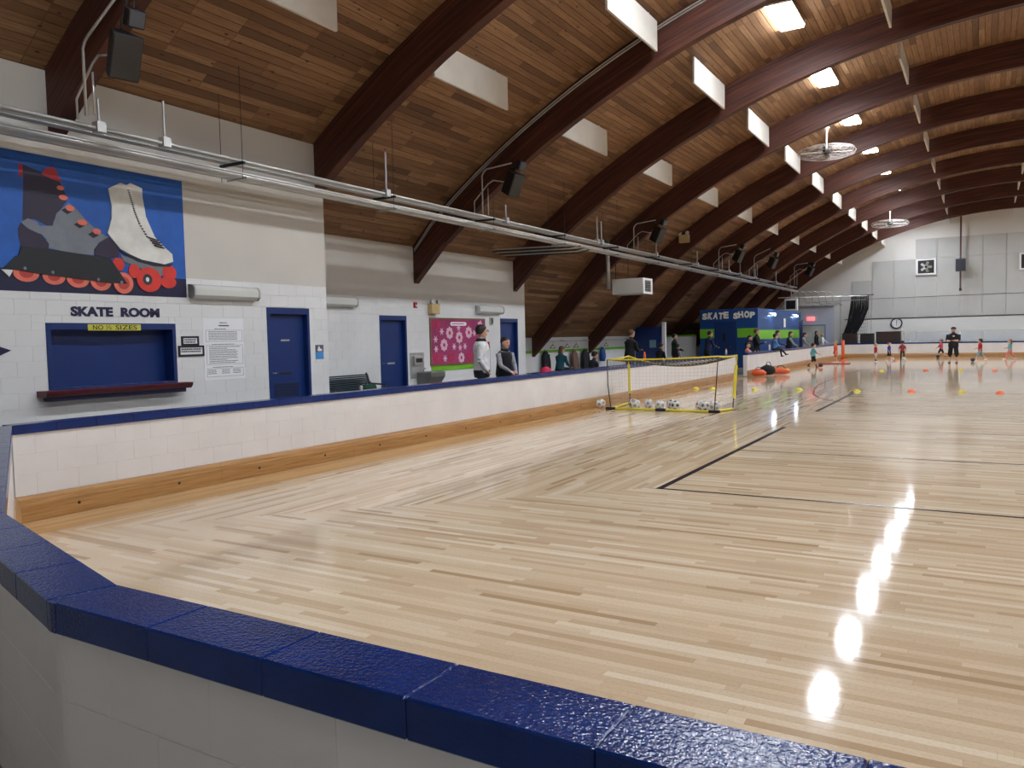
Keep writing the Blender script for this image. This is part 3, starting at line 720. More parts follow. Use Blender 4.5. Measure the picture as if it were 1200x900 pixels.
# drinking fountain
t = thing('drinking_fountain', 'stainless steel drinking fountain with back panel between blue door and bulletin board', 'drinking fountain', (W2, 15.6, 0.5))
MB().box(W2+0.0005, W2+0.02, 15.3, 15.85, 0.75, 1.38).build('back_panel', STEEL, t)
MB().box(W2+0.02, W2+0.08, 15.4, 15.75, 1.08, 1.3).build('bottle_filler', STEEL, t, bevel=0.01)
MB().box(W2+0.08, W2+0.085, 15.45, 15.7, 1.14, 1.24).build('filler_recess', DSTEEL, t)
MB().prism([(W2+0.0005, 0.45), (W2+0.25, 0.5), (W2+0.45, 0.78), (W2+0.45, 0.9), (W2+0.0005, 0.9)], lambda p, q: (p[0], q, p[1]), 15.55, 16.15).build('basin', paint('brushed_steel', rgb(128, 126, 122), 0.4, 0.08, 4, metal=0.4), t, bevel=0.015)
MB().box(W2+0.06, W2+0.42, 15.6, 16.1, 0.9, 0.915).build('basin_tray', CHROME, t)
MB().tube([(W2+0.12, 15.68, 0.91), (W2+0.12, 15.68, 0.97), (W2+0.17, 15.7, 0.99)], 0.012).build('spout', CHROME, t, True)

# metal bench with bottle and green bag
BENCHM = paint('bench_green_metal', rgb(34, 52, 62), 0.35, 0.1, 4)
t = thing('metal_bench', 'dark slatted metal bench against the block wall', 'bench', (-11.6, 12.7, 0.1))
for i in range(9):
    z = 0.62+0.038*i; x = -11.78+0.0-0.012*i
    MB().box(x, x+0.02, 11.95, 13.6, z, z+0.03).build('slat', BENCHM, t)
for i in range(8):
    MB().box(-11.75+0.055*i, -11.71+0.055*i, 11.95, 13.6, 0.52, 0.54).build('slat', BENCHM, t)
for y in (11.95, 13.56):
    MB().tube([(-11.33, y+.02, 0.1), (-11.33, y+.02, 0.56), (-11.35, y+.02, 0.72), (-11.75, y+.02, 0.74)], 0.02).build('arm_leg', BENCHM, t, True)
    MB().tube([(-11.78, y+.02, 0.1), (-11.76, y+.02, 0.55), (-11.9, y+.02, 0.98)], 0.02).build('rear_leg', BENCHM, t, True)
t = thing('water_bottle', 'grey water bottle standing on the metal bench', 'bottle', (-11.5, 12.95, 0.54))
MB().lathe([(0.035, 0), (0.038, 0.01), (0.038, 0.17), (0.02, 0.2)], 14).build('body', STEEL, t, True, local=True)
MB().lathe([(0.022, 0.2), (0.022, 0.235)], 12).build('cap', BLACK, t, local=True)
t = thing('gym_bag', 'dark green soft bag on the metal bench', 'bag', (-11.55, 13.25, 0.54))
MB().tube([(0, -.2, .09), (0, -.15, .1), (0, .15, .11), (0, .2, .09)], [.06, .1, .11, .06], 12, [.06, .09, .1, .06]).build('body', cloth('bag_green', 22, 70, 52), t, True, local=True)
MB().tube([(0, -.1, .18), (0.0, -.06, .26), (0, .06, .26), (0, .1, .18)], .01).build('strap', BLACK, t, True, local=True)

# ------------------------------------------------------------------ pipe rack under the roof
t = thing('pipe_rack', 'long rack of galvanised conduit pipes hung below the beams on the left', 'pipe rack', (-9.9, 24, 4.2))
for (x, z, r) in ((-10.12, 4.47, .02), (-10.03, 4.47, .026), (-9.94, 4.475, .018), (-9.86, 4.475, .018), (-9.78, 4.47, .026)):
    MB().tube([(x, YFRONT+0.1, z), (x, 50.5+random.random(), z)], r, 8).build('pipe', STEEL, t, True)
for (x, z, r) in ((-10.06, 4.25, .032), (-9.94, 4.245, .024), (-9.82, 4.25, .04), (-9.7, 4.26, .02)):
    MB().tube([(x, YFRONT+0.1, z), (x, 50+random.random()*2, z)], r, 8).build('pipe', STEEL, t, True)
y = 1.2
while y < 51:
    MB().box(-10.2, -9.66, y, y+0.04, 4.405, 4.445).build('strut', BLACK, t)
    MB().box(-10.12, -9.66, y+.06, y+0.09, 4.19, 4.215).build('strut', STEEL, t)
    for x in (-10.18, -9.7): MB().tube([(x, y+0.02, 4.18), (x, y+0.02, deck_z(x))], 0.005, 6).build('hanger_rod', DSTEEL, t)
    y += 3.6
for (y, h) in ((6.2, .35), (7.15, .55), (11.9, .75), (16.3, .35), (21.5, .7), (21.8, .6), (26.4, .5), (31, .5), (35.6, .5), (37.5, .8), (40.4, .4), (45, .6)):
    MB().tube([(-9.78, y, 4.5), (-9.78, y, 4.5+h)], .018, 8).build('riser', STEEL, t)
    MB().box(-9.84, -9.72, y-.06, y+.06, 4.42, 4.55).build('junction_box', STEEL, t)
for i in range(6):
    z = 4.2-.02*i; y = 18.9+.22*i
    MB().tube([(-9.75-.02*i, y+1.2, 4.24), (-9.95, y+.7, z), (-12.1-.05*(i % 3), y-.25, z-.05)], .017, 8).build('branch_pipe', DSTEEL if i % 2 else STEEL, t, True)
t = thing('conduit', 'twin conduits running up the second nearest visible beam along the deck', 'conduit', (-9, BEAM0+2*BAY, 5))
for d in (0.05, 0.1):
    pts = [(x, BEAM0+2*BAY-0.02, z) for x, z in arc(RD-d-0.02, -11.4, 4, 40)]
    MB().tube([(-11.95, BEAM0+2*BAY-0.02, 3.95-d)]+pts, .016, 8).build('tube', STEEL, t, True)

# ------------------------------------------------------------------ speakers on beams with their conduits
spk = 0
for k, xs, dz in ((0, -8.62, -.42), (2, -9.12, 0), (4, -9.3, 0), (6, -9.2, 0), (7, -8.85, -.2), (9, -8.85, 0)):
    yb = BEAM0+BAY*k; zi = ZC+math.sqrt(RI*RI-(xs-XC)**2); z0 = zi+dz
    c = Vector((xs+0.12, yb-0.25, z0-0.3)); tilt = math.radians(28)
    fx = Vector((math.cos(tilt), -0.25, -math.sin(tilt))).normalized(); sy = Vector((0.25, 1, 0)).normalized(); sy = (sy-fx*sy.dot(fx)).normalized(); uz = fx.cross(sy)*1
    if uz.z < 0: uz = -uz
    ax = (fx, sy, uz); s = 1.0
    lab = 'black loudspeaker hung on a roof beam, %s' % ORD[spk]
    t = thing('loudspeaker', lab, 'speaker', c, 0, 'loudspeakers along the left side')
    b = MB(); prof = [(-.17, -.1), (.17, -.17), (.17, .17), (-.17, .1)]
    b.prism(prof, lambda p, q: tuple(c+fx*p[0]+sy*p[1]+uz*q), -.25, .25); b = b.build('cabinet', BLACK, t, bevel=0.015)
    MB().obox(c+fx*.176, (.012, .3, .46), ax).build('grille', DSTEEL, b)
    MB().tube([c-fx*.1+uz*.25, c-fx*.12+uz*.34, Vector((xs-.05, yb, zi+.12))], .014).build('bracket', DSTEEL, t, True)
    fc = Vector((xs+0.32, yb-0.2, z0+0.08))
    t2 = thing('floodlight', 'small black floodlight above the %s loudspeaker' % ORD[spk], 'floodlight', fc, 0, 'floodlights along the left side')
    hz = MB().obox(fc, (.16, .2, .2), ax).build('housing', BLACK, t2, bevel=0.02)
    MB().obox(fc+fx*.083, (.01, .16, .16), ax).build('lens', paint('dark_glass', rgb(70, 74, 80), 0.15), hz)
    MB().tube([fc-fx*.08, Vector((xs+.1, yb, zi+.25))], .012).build('bracket', DSTEEL, t2)
    t3 = thing('conduit', 'bent conduits feeding the %s loudspeaker' % ORD[spk], 'conduit', (-9.7, yb-.1, 4.5), 0, 'speaker feed conduits')
    xp = xs-.75 if k else -9.45
    MB().tube([(xp, yb-.12, 4.5), (xp, yb-.12, z0+.0), (xp+.05, yb-.12, z0+.08), (xp+.12, yb-.12, z0+.13), (xs+.0, yb-.05, zi+.2)], .018, 8).build('tube', STEEL, t3, True)
    MB().tube([(xp-.25, yb-.08, 4.5), (xp-.25, yb-.08, z0-.55), (xp+.15, yb-.1, z0-.2), (xp+.3, yb-.12, z0-.14), (xs-.02, yb-.2, z0-.25)], .014, 8).build('tube', STEEL, t3, True)
    MB().tube([(xp+.14, yb-.1, 4.5), (xp+.14, yb-.1, z0-.3)], .014, 8).build('tube', STEEL, t3, True)
    spk += 1

# unit heater
t = thing('unit_heater', 'white boxed unit heater with louvred end hung below the pipe rack', 'heater', (-10.2, 25.3, 3.1))
MB().box(-10.85, -9.75, 25.0, 25.85, 3.1, 3.62).build('casing', paint('heater_white', rgb(214, 210, 200), 0.5), t, bevel=0.02)
for (a, b, c, d) in ((25.0, 25.85, 3.1, 3.17), (25.0, 25.85, 3.55, 3.62), (25.0, 25.14, 3.17, 3.55), (25.71, 25.85, 3.17, 3.55)): MB().box(-9.75, -9.72, a, b, c, d).build('louver_frame', PAPER, t)
MB().box(-9.76, -9.745, 25.14, 25.71, 3.17, 3.55).build('opening', BLACK, t)
for i in range(7): MB().obox((-9.735, 25.425, 3.2+.053*i), (.04, .57, .008), (Vector((.8, 0, -.6)), Vector((0, 1, 0)), Vector((.6, 0, .8)))).build('slat', STEEL, t)
for x in (-10.75, -10.3): MB().tube([(x, 25.1, 3.6), (x, 25.1, deck_z(x))], .012).build('hanger_rod', DSTEEL, t)
MB().tube([(-10.95, 24.95, 3.3), (-10.97, 24.95, 4.3), (-10.97, 24.95, 5.0)], .07, 10).build('flue', STEEL, t, True)

# ------------------------------------------------------------------ ceiling lights
DIFF = glow('fluorescent_diffuser', (0.9, 0.98, 1.08, 1), LAMP)
lproto = None; cnt = {0: 0, 1: 0}
for k in range(-2, 11):
    for side, x in ((0, -3.72), (1, 6.72)):
        if k == -2 and side == 0: continue
        y = BEAM0+BAY*k+2.55
        if k == 10: y -= 0.9
        z = deck_z(x)-0.13; loc = (x, y, z)
        lab = 'bright fluorescent ceiling light, %s in the %s row' % (ORD[cnt[side]], 'left' if side == 0 else 'right'); cnt[side] += 1
        if lproto is None:
            lproto = thing('ceiling_light', lab, 'ceiling light', loc, 0, 'fluorescent ceiling lights')
            MB().box(-.27, .27, -.74, .74, .05, .09).build('housing', PAPER, lproto, local=True)
            MB().box(-.24, .24, -.71, .71, 0, .05).build('diffuser', DIFF, lproto, local=True)
            for q in (-.5, .5): MB().tube([(0, q, .09), (0, q, .16)], .012).build('stem', DSTEEL, lproto, local=True)
        else: dup(lproto, loc, None, lab)

# ------------------------------------------------------------------ acoustic baffles
ROWS = [(-8.1, .25, .66, 'lowest left row'), (-5.65, 2.0, .62, 'second row up the left slope'), (-1.85, 1.9, .5, 'row just left of the ridge'), (1.5, 1.9, .45, 'ridge row')]
bp = {}
for x, off, h, nm in ROWS:
    c = 0
    for k in range(-1, 11):
        y0 = BEAM0+BAY*k+.2+off; p = project(x, y0+2.44, deck_z(x)-h)
        if p is None or p[0] > 1290 or p[1] < -160 or p[0] < -100: continue
        lab = 'white acoustic baffle hanging in the %s, %s' % (nm, ORD[c]); c += 1
        loc = (x, y0+1.22, deck_z(x)-h)
        if h not in bp:
            bp[h] = thing('acoustic_baffle', lab, 'baffle', loc, 0, 'acoustic baffles')
            MB().box(-.025, .025, -1.22, 1.22, 0, h-.03).build('panel', BAFF, bp[h], bevel=.006, local=True)
            for q in (-.8, .8): MB().box(-.008, .008, q-.02, q+.02, h-.03, h+.04).build('hanger', STEEL, bp[h], local=True)
        else: dup(bp[h], loc, None, lab)

# ------------------------------------------------------------------ caged ceiling fans
def fan(loc, drop, r, label):
    t = thing('ceiling_fan', label, 'fan', loc, 0, 'caged ceiling fans')
    MB().tube([(0, 0, .12), (0, 0, drop)], .025).build('downrod', PAPER, t, local=True)
    MB().lathe([(.02, -.1), (.12, -.08), (.14, .02), (.1, .12), (.03, .14)], 16).build('motor', DSTEEL, t, True, local=True)
    MB().lathe([(.03, drop-.1), (.09, drop-.02), (.09, drop)], 12).build('canopy', PAPER, t, True, local=True)
    for i in range(4):
        a = math.pi/2*i+.3
        bm_ = MB().obox((math.cos(a)*r*.52, math.sin(a)*r*.52, 0), (r*.72, .13, .012), ((math.cos(a), math.sin(a), 0), (-math.sin(a)*.96, math.cos(a)*.96, .26), (math.sin(a)*.26, -math.cos(a)*.26, .96)))
        bm_.build('blade', STEEL, t, local=True)
    m = MB()
    for i in range(28):
        a = 2*math.pi*i/28; ca, sa = math.cos(a), math.sin(a)
        m.tube([(ca*.12, sa*.12, .17), (ca*r*.6, sa*r*.6, .15), (ca*r*.95, sa*r*.95, .08), (ca*r, sa*r, 0), (ca*r*.95, sa*r*.95, -.08), (ca*r*.6, sa*r*.6, -.15), (ca*.12, sa*.12, -.17)], .004, 4)
    for rr, zz in ((r, 0), (r*.95, .085), (r*.95, -.085), (r*.75, .135), (r*.75, -.135), (r*.5, .155), (r*.5, -.155), (r*.28, .165), (r*.28, -.165)):
        m.loft([[(math.cos(q)*(rr+.005*math.cos(u)), math.sin(q)*(rr+.005*math.cos(u)), zz+.005*math.sin(u)) for u in (0, 1.57, 3.14, 4.71)] for q in [2*math.pi*j/36 for j in range(36)]], True)
    m.build('cage', paint('fan_wire', rgb(150, 142, 132), 0.5), t, local=True)
fan((-4.45, 27.9, 7.55), deck_z(-4.45)-7.55, .9, 'caged ceiling fan hanging near the third visible light')
fan((-4.3, 46.9, 7.38), deck_z(-4.3)-7.38, .92, 'caged ceiling fan hanging near the far end wall')

# ------------------------------------------------------------------ far end wall fittings
PX = [-7.74, -6.46, -5.16, -3.84, -2.58, -1.3, -0.03, 1.24, 2.52, 3.8, 5.08, 6.36, 7.64]
def panel(a, b, c, d): MB().box(a+.012, b-.012, YEND-.05, YEND, c+.012, d-.012).build('acoustic_panel', GREYP, endw, bevel=.006)
panel(PX[0], PX[1], 3.9, 5.14)
for i in range(len(PX)-1):
    if i > 0: panel(PX[i], PX[i+1], 3.88, 6.38)
    panel(PX[i], PX[i+1], 2.55, 3.88)
    if i > 2: panel(PX[i], PX[i+1], 6.38, 7.66)
MB().box(-8.2, 8, YEND-.03, YEND, 2.5, 2.55).build('rail', DSTEEL, endw)
MB().box(-7.74, 8, YEND-.06, YEND-.05, 3.872, 3.9).build('rail', DSTEEL, endw)
for i, (x0, x1) in enumerate(((-3.8, -2.65), (1.92, 3.07))):
    t = thing('exhaust_fan', 'white framed exhaust fan on the end wall %s' % ('left of the speaker pole' if i == 0 else 'at the right picture edge'), 'exhaust fan', ((x0+x1)/2, YEND-.1, 5.3), 0, 'end wall exhaust fans')
    yb = YEND-.05
    for (a, b, c, d) in ((x0, x1, 5.3, 5.4), (x0, x1, 6.25, 6.35), (x0, x0+.1, 5.4, 6.25), (x1-.1, x1, 5.4, 6.25)): MB().box(a, b, yb-.14, yb, c, d).build('frame', PAPER, t)
    MB().box(x0+.1, x1-.1, yb-.05, yb-.002, 5.4, 6.25).build('opening', DSTEEL, t)
    cx, cz = (x0+x1)/2, 5.82
    for j in range(5):
        a = 2*math.pi*j/5
        MB().obox((cx+.2*math.cos(a), yb-.08, cz+.2*math.sin(a)), (.3, .012, .15), ((math.cos(a), 0, math.sin(a)), (-math.sin(a)*.3, .95, math.cos(a)*.3), (-math.sin(a), -.3, math.cos(a)))).build('blade', STEEL, t)
    MB().tube([(cx, yb-.1, cz), (cx, yb-.02, cz)], .08, 12).build('hub', BLACK, t)
    for j in range(8): MB().box(x0+.1, x1-.1, yb-.13, yb-.122, 5.46+.1*j, 5.472+.1*j).build('guard_bar', DSTEEL, t)
t = thing('speaker_pole', 'brown steel pole hanging from the roof in front of the end wall', 'pole', (-1.25, 58.3, 4.2))
MB().box(-1.3, -1.2, 58.25, 58.35, 4.2, deck_z(-1.25)).build('pole', paint('pole_brown', rgb(96, 62, 52), 0.5), t)
MB().box(-1.32, -1.18, 58.22, 58.38, 4.15, 4.32).build('end_bracket', BLACK, t)
t = thing('hanging_speaker', 'black square loudspeaker on the brown pole at the end wall', 'speaker', (-1.25, 58.0, 5.4))
MB().box(-1.52, -.96, 57.85, 58.25, 5.38, 6.16).build('cabinet', paint('charcoal', rgb(66, 68, 74), 0.5), t, bevel=.02)
MB().box(-1.48, -1.0, 57.83, 57.85, 5.42, 6.12).build('grille', paint('grille_dark', rgb(48, 50, 58), 0.7), t)
t = thing('wall_clock', 'round white wall clock with black rim on the end wall', 'clock', (-4.95, YEND-.06, 2.19))
cf = lambda x, y, z: (-4.95+x, YEND-.02-z, 2.19+y)
MB().lathe([(.36, 0), (.36, .07), (.29, .08), (.29, .03)], 28, fn=cf).build('rim', BLACK, t, True)
MB().lathe([(.3, .02), (.3, .035)], 28, fn=cf).build('face', PAPER, t)
MB().box(-4.965, -4.935, YEND-.07, YEND-.06, 2.19, 2.4).build('hand', BLACK, t)
MB().box(-4.96, -4.94, YEND-.075, YEND-.07, 2.03, 2.19).build('hand', BLACK, t)
# crash pads / crates behind the end wall
PAD = paint('brown_vinyl', rgb(52, 36, 32), 0.5, .1, 4); PADB = paint('black_vinyl', rgb(30, 28, 30), 0.5)
for nm, x0, x1, z1, mt, lab in (('storage_crate', -8.0, -7.1, 1.58, PAD, 'brown box behind the end wall below the black netting'), ('storage_crate', -6.9, -6.1, 1.56, PADB, 'black box behind the end wall left of the long brown one'), ('storage_crate', -5.95, -4.5, 1.66, PAD, 'long brown box behind the end wall below the clock')):
    t = thing(nm, lab, 'crate', ((x0+x1)/2, 56.6, .1))
    MB().box(x0, x1, 56.3, 56.92, .16, z1-.06).build('body', mt, t, bevel=.05)
    MB().box(x0-.02, x1+.02, 56.28, 56.94, z1-.06, z1).build('lid', mt, t, bevel=.02)
    for xx in (x0+.08, x1-.08): MB().box(xx-.04, xx+.04, 56.33, 56.9, .1, .16).build('skid', BLACK, t)
# clear screens above the end wall
def glass(name, col, alpha):
    m, nt, p = base_mat(name); p.inputs['Base Color'].default_value = col; p.inputs['Alpha'].default_value = alpha; p.inputs['Roughness'].default_value = 0.08
    MATS[name] = m; return m
PLEX = glass('clear_plexiglass', (0.62, 0.68, 0.72, 1), 0.35)
t = thing('clear_screen', 'long clear plexiglass screen standing behind the end rink wall', 'screen', (1.4, 56.35, .1))
xs = [-4.3, -3.95, -3.6, -1.2, .0, 2.4, 4.8, 7.2]
for a, b in zip(xs, xs[1:]):
    MB().box(a+.02, b-.02, 56.34, 56.352, .95, 1.62).build('pane', PLEX, t)
    MB().box(a-.02, a+.02, 56.32, 56.37, .1, 1.64).build('post', STEEL, t)
MB().box(-4.3, 7.2, 56.32, 56.37, 1.62, 1.65).build('top_rail', PAPER, t)
# black safety netting
t = thing('safety_net', 'bundle of black safety netting tied back at the left of the end wall', 'net', (-7.4, 57.2, .9))
NETB = paint('black_net', rgb(22, 24, 26), 0.8)
m = MB(); rnd = random.Random(4)
for i in range(46):
    u = i/45; x0 = -7.55+1.05*u; x1 = -8.15+.7*u*u+rnd.uniform(-.05, .05); yy = 57.3+rnd.uniform(-.12, .12)
    m.tube([(x0, yy, 4.05+rnd.uniform(-.05, .05)), (x0-.08+.05*u, yy+rnd.uniform(-.06, .06), 3.2), (x0*.55+x1*.45+.05, yy, 2.3), (x1+.12, yy, 1.5), (x1, yy, .62)], [.012, .022, .028, .03, .03], 5)
m.build('netting', NETB, t)
m = MB()
for i in range(14):
    u = i/13; m.tube([(-6.5-.02*i, 57.45, 4.0-.22*i), (-7.4-.05*i, 57.45, 4.0-.24*i)], .006, 4)
for i in range(9): m.tube([(-6.45-.1*i, 57.45, 4.02), (-6.7-.12*i, 57.45, 1.0)], .006, 4)
m.build('loose_mesh', NETB, t)
MB().tube([(-8.9, 57.3, 4.1), (-6.2, 57.3, 4.1)], .025).build('top_rail', DSTEEL, t)
MB().tube([(-8.25, 57.3, .1), (-8.25, 57.3, 4.1)], .035).build('post', STEEL, t)
MB().tube([(-6.35, 57.3, .1), (-6.35, 57.3, 4.1)], .02).build('post', STEEL, t)
# partition with exit door at far left
part = struct(MB().box(XL, -8.7, 57.6, 57.75, .1, 3.5).build('wall_exit', COLDLIT), 'white partition tinted for cold light, with the exit doors left of the netting')
MB().box(-12.6, -8.7, 57.4, 57.6, 3.45, 3.52).build('ledge', STEEL, part)
dr = sroot('door_4', (-10.1, 57.55, .1), 'pale double exit door under the red exit sign')
for a, b in ((-10.9, -10.12), (-10.08, -9.3)): 
    lf = MB().box(a, b, 57.55, 57.595, .12, 2.15).build('door_leaf', paint('pale_door', rgb(196, 200, 190), 0.5), dr)
    MB().box(a+.1, b-.1, 57.51, 57.55, 1.05, 1.12).build('push_bar', STEEL, lf)
MB().box(-10.98, -10.9, 57.54, 57.6, .1, 2.23).box(-9.3, -9.22, 57.54, 57.6, .1, 2.23).box(-10.9, -9.3, 57.54, 57.6, 2.15, 2.23).build('door_frame', paint('frame_blue_grey', rgb(120, 150, 190), 0.5), dr)
t = thing('exit_sign', 'small lit red EXIT sign above the far doors', 'exit sign', (-10.2, 57.55, 2.5))
MB().box(-10.45, -9.95, 57.52, 57.6, 2.52, 2.77).build('case', glow('exit_red', (1, .08, .1, 1), 1.6), t)
letter('lettering', 'EXIT', .4, .16, PAPER, YW(-10.4, 57.52, 2.565), t, .01, .003)
t = thing('wall_monitor', 'black screen in a white frame hung at the end of the pipe rack', 'monitor', (-10.0, 50.2, 3.05))
MB().box(-10.4, -9.65, 50.1, 50.35, 3.05, 3.75).build('case', PAPER, t, bevel=.02)
MB().box(-10.3, -9.75, 50.085, 50.1, 3.14, 3.66).build('screen', BLACK, t)
MB().tube([(-10.02, 50.22, 3.75), (-10.02, 50.22, 4.2)], .03).build('mount', STEEL, t)
t = thing('conduit', 'tangle of steel conduits at the far end of the pipe rack', 'conduit', (-9.5, 53, 3.6))
for i in range(6):
    x = -10.3+.35*i
    MB().tube([(x, 52.2+.3*i, 4.3), (x+.2, 52.8+.3*i, 4.25), (x+.25, 53+.3*i, 3.5+.1*(i % 3)), (x+.6, 55+.2*i, 3.45)], .025).build('tube', STEEL, t, True)
MB().tube([(-11.5, 53.5, 4.0), (-6.6, 57.2, 4.05)], .03).build('tube', STEEL, t)
MB().tube([(-10.5, 57.2, 3.75), (-6.6, 57.2, 3.8)], .025).build('tube', STEEL, t)

# ------------------------------------------------------------------ skate shop
SX0, SX1, SY0, SY1, SZ = -11.75, -9.0, 37.6, 47.8, 2.88
t = thing('skate_shop', 'blue skate shop booth with lime green band and pale lettering', 'booth', (-10.4, 42, .1))
body = MB().box(SX0, SX1, SY0, SY1, .1, SZ).build('body', SHOPB, t, bevel=.01)
for a, b in ((SX0, -11.05), (-9.95, SX1)): MB().box(a, b, SY0-.012, SY0, 1.52, 1.95).build('green_band', GREEN, t)
MB().box(SX1, SX1+.012, SY0, SY1, 1.42, 1.86).build('green_band', GREEN, t)
dl = MB().box(-10.93, -10.08, SY0-.03, SY0, .12, 2.2).build('door', paint('shop_door_blue', rgb(18, 50, 104), .4), t, bevel=.004)
MB().box(-10.62, -10.5, SY0-.04, SY0-.03, 1.35, 1.75).build('door_window', BLACK, dl)
MB().tube([(-10.2, SY0-.03, 1.1), (-10.2, SY0-.09, 1.1), (-10.3, SY0-.09, 1.1)], .015).build('handle', CHROME, dl)
for (a, b, c, d) in ((-11.02, -10.94, .1, 2.28), (-10.07, -9.99, .1, 2.28), (-10.94, -10.07, 2.2, 2.28)): MB().box(a, b, SY0-.035, SY0, c, d).build('door_frame', paint('shop_door_blue', rgb(18, 50, 104), .4), t)
CREAM = paint('cream_letter', rgb(242, 238, 224), .5)
wd = .19; x = SX0+.12; rnd = random.Random(9)
for i, ch in enumerate('SKATE SHOP'):
    if ch == ' ': x += .2; continue
    w_ = .235; me = text_mesh(ch, w_, .3+rnd.uniform(-.02, .04), .06, .02)
    a = rnd.uniform(-.12, .12); me.transform(YW(x, SY0-.0005, 2.42+rnd.uniform(-.02, .03)) @ Matrix.Rotation(a, 4, 'Z')); me.materials.clear()
    link('letter', me, CREAM, t); x += w_+.022
LG = glow('shop_lamp', (.75, .92, 1, 1), 28)
for i, y in enumerate((40.2, 45.6)):
    q = thing('wall_lamp', 'bright white wall lamp on the side of the skate shop, %s' % ('nearer one' if i == 0 else 'farther one'), 'lamp', (SX1, y, 2.6), 0, 'skate shop wall lamps')
    MB().box(SX1+.0005, SX1+.06, y-.5, y+.5, 2.58, 2.7).build('back_plate', PAPER, q)
    MB().tube([(SX1+.1, y-.48, 2.62), (SX1+.1, y+.48, 2.62)], .05, 10).build('tube', LG, q, True)
    for yy in (y-.49, y+.49): MB().box(SX1+.05, SX1+.16, yy-.02, yy+.02, 2.56, 2.68).build('end_cap', PAPER, q)
q = tag(MB().box(SX1+.012, SX1+.03, 43.1, 43.5, 2.0, 2.45).build('shop_notice', PAPER), 'white paper notice between the two shop wall lamps', 'notice')
q = thing('shop_post', 'dark blue square post in front of the skate shop side', 'post', (-8.7, 46.2, .1))
MB().box(-8.78, -8.62, 46.12, 46.28, .1, 2.35).build('shaft', NAVY, q); MB().box(-8.82, -8.58, 46.08, 46.32, .1, .16).build('base', NAVY, q); MB().box(-8.8, -8.6, 46.1, 46.3, 2.35, 2.4).build('cap', NAVY, q)
# blue emergency door in the seating side
dr = sroot('door_5', (-13.4, 33.2, .1), 'dark blue door with small window behind the man in black')
MB().box(-13.8, -12.55, 34.4, 34.5, .1, 2.1).build('door_leaf', BLUE, dr); MB().box(-12.5, -12.35, 34.38, 34.52, .1, 2.3).build('door_frame', PAPER, dr)
MB().box(-13.1, -12.8, 34.38, 34.4, 1.15, 1.5).build('window_pane', paint('notice_teal', rgb(120, 160, 170), .3), dr)
screen = thing('partition_screen', 'white partition with a lime green top edge beside the skate shop', 'partition', (-13, 38.4, .1))
MB().box(-13.9, -12.2, 38.4, 38.45, .14, 1.62).build('board', PAPER, screen); MB().box(-13.9, -12.2, 38.38, 38.47, 1.62, 1.7).build('top_edge', GREEN, screen)
for x in (-13.8, -12.3): MB().box(x-.03, x+.03, 38.2, 38.65, .1, .14).build('foot', DSTEEL, screen)

# ------------------------------------------------------------------ coat rail, hangers, coats, spectator bench
t = thing('coat_rail', 'wall mounted coat rail above the green stripe', 'coat rail', (XL+.25, 27, 1.55))
MB().tube([(XL+.25, 25.4, 1.55), (XL+.25, 29.5, 1.55)], .016).build('rail', STEEL, t)
for y in (25.45, 27.4, 29.45): MB().tube([(XL, y, 1.6), (XL+.25, y, 1.55)], .014).build('bracket', STEEL, t)
t2 = thing('coat_rail', 'farther wall mounted coat rail behind the man in black', 'coat rail', (XL+.25, 32, 1.55))
MB().tube([(XL+.25, 30.3, 1.55), (XL+.25, 33.9, 1.55)], .016).build('rail', STEEL, t2)
for y in (30.35, 33.85): MB().tube([(XL, y, 1.6), (XL+.25, y, 1.55)], .014).build('bracket', STEEL, t2)
hp = None
for i, y in enumerate((26.3, 27.5, 28.3, 31.2)):
    lab = 'empty black coat hanger, %s on the coat rails' % ORD[i]
    if hp is None:
        hp = thing('coat_hanger', lab, 'hanger', (XL+.25, y, 1.3), 0, 'empty coat hangers')
        MB().tube([(0, -.22, .0), (0, 0, .14), (0, .22, 0), (0, -.22, 0)], .012, 6).build('arms', BLACK, hp, local=True)
        MB().tube([(0, 0, .13), (0, 0, .2), (0, .03, .24), (0, .02, .275), (0, -.02, .27)], .006, 6).build('hook', STEEL, hp, local=True)
    else: dup(hp, (XL+.25, y, 1.3), None, lab)
def coat(loc, mat, w, h, label):
    t = thing('hanging_coat', label, 'coat', loc, 0, 'coats on the back wall')
    rings = []
    for z, a, b in ((0, w*.95, .11), (.15, w, .12), (h*.5, w*.9, .11), (h*.8, w*.85, .1), (h*.92, w*.6, .08), (h, w*.25, .06)):
        rings.append([(b*math.cos(2*math.pi*i/16)*(1+.15*math.sin(5*2*math.pi*i/16)), a*math.sin(2*math.pi*i/16), z) for i in range(16)])
    MB().loft(rings).build('body', mat, t, True, local=True)
    for s in (-1, 1): MB().tube([(0.03, s*w*.72, h*.85), (.05, s*w*1.0, h*.5), (.06, s*w*1.05, h*.15)], [.06, .06, .05], 10).build('sleeve', mat, t, True, local=True)
    MB().tube([(0, 0, h), (-.03, 0, h+.06)], .008).build('loop', BLACK, t, local=True)
coat((XL+.15, 25.9, .35), cloth('coat_black', 30, 30, 40), .2, .85, 'dark coat hanging behind the seated woman in teal')
coat((XL+.15, 28.3, .3), cloth('coat_brown', 128, 96, 84), .17, .9, 'brown coat hanging on the back wall')
coat((XL+.15, 29.3, .3), cloth('coat_mono', 36, 36, 42), .24, .9, 'black and white coat hanging on the back wall')
coat((XL+.15, 31.0, .65), cloth('coat_blue', 40, 84, 150), .12, .6, 'small blue jacket hanging on the back wall')
coat((XL+.15, 37.6, .5), cloth('coat_teal', 22, 48, 56), .3, 1.15, 'dark teal coat hanging near the white partition')
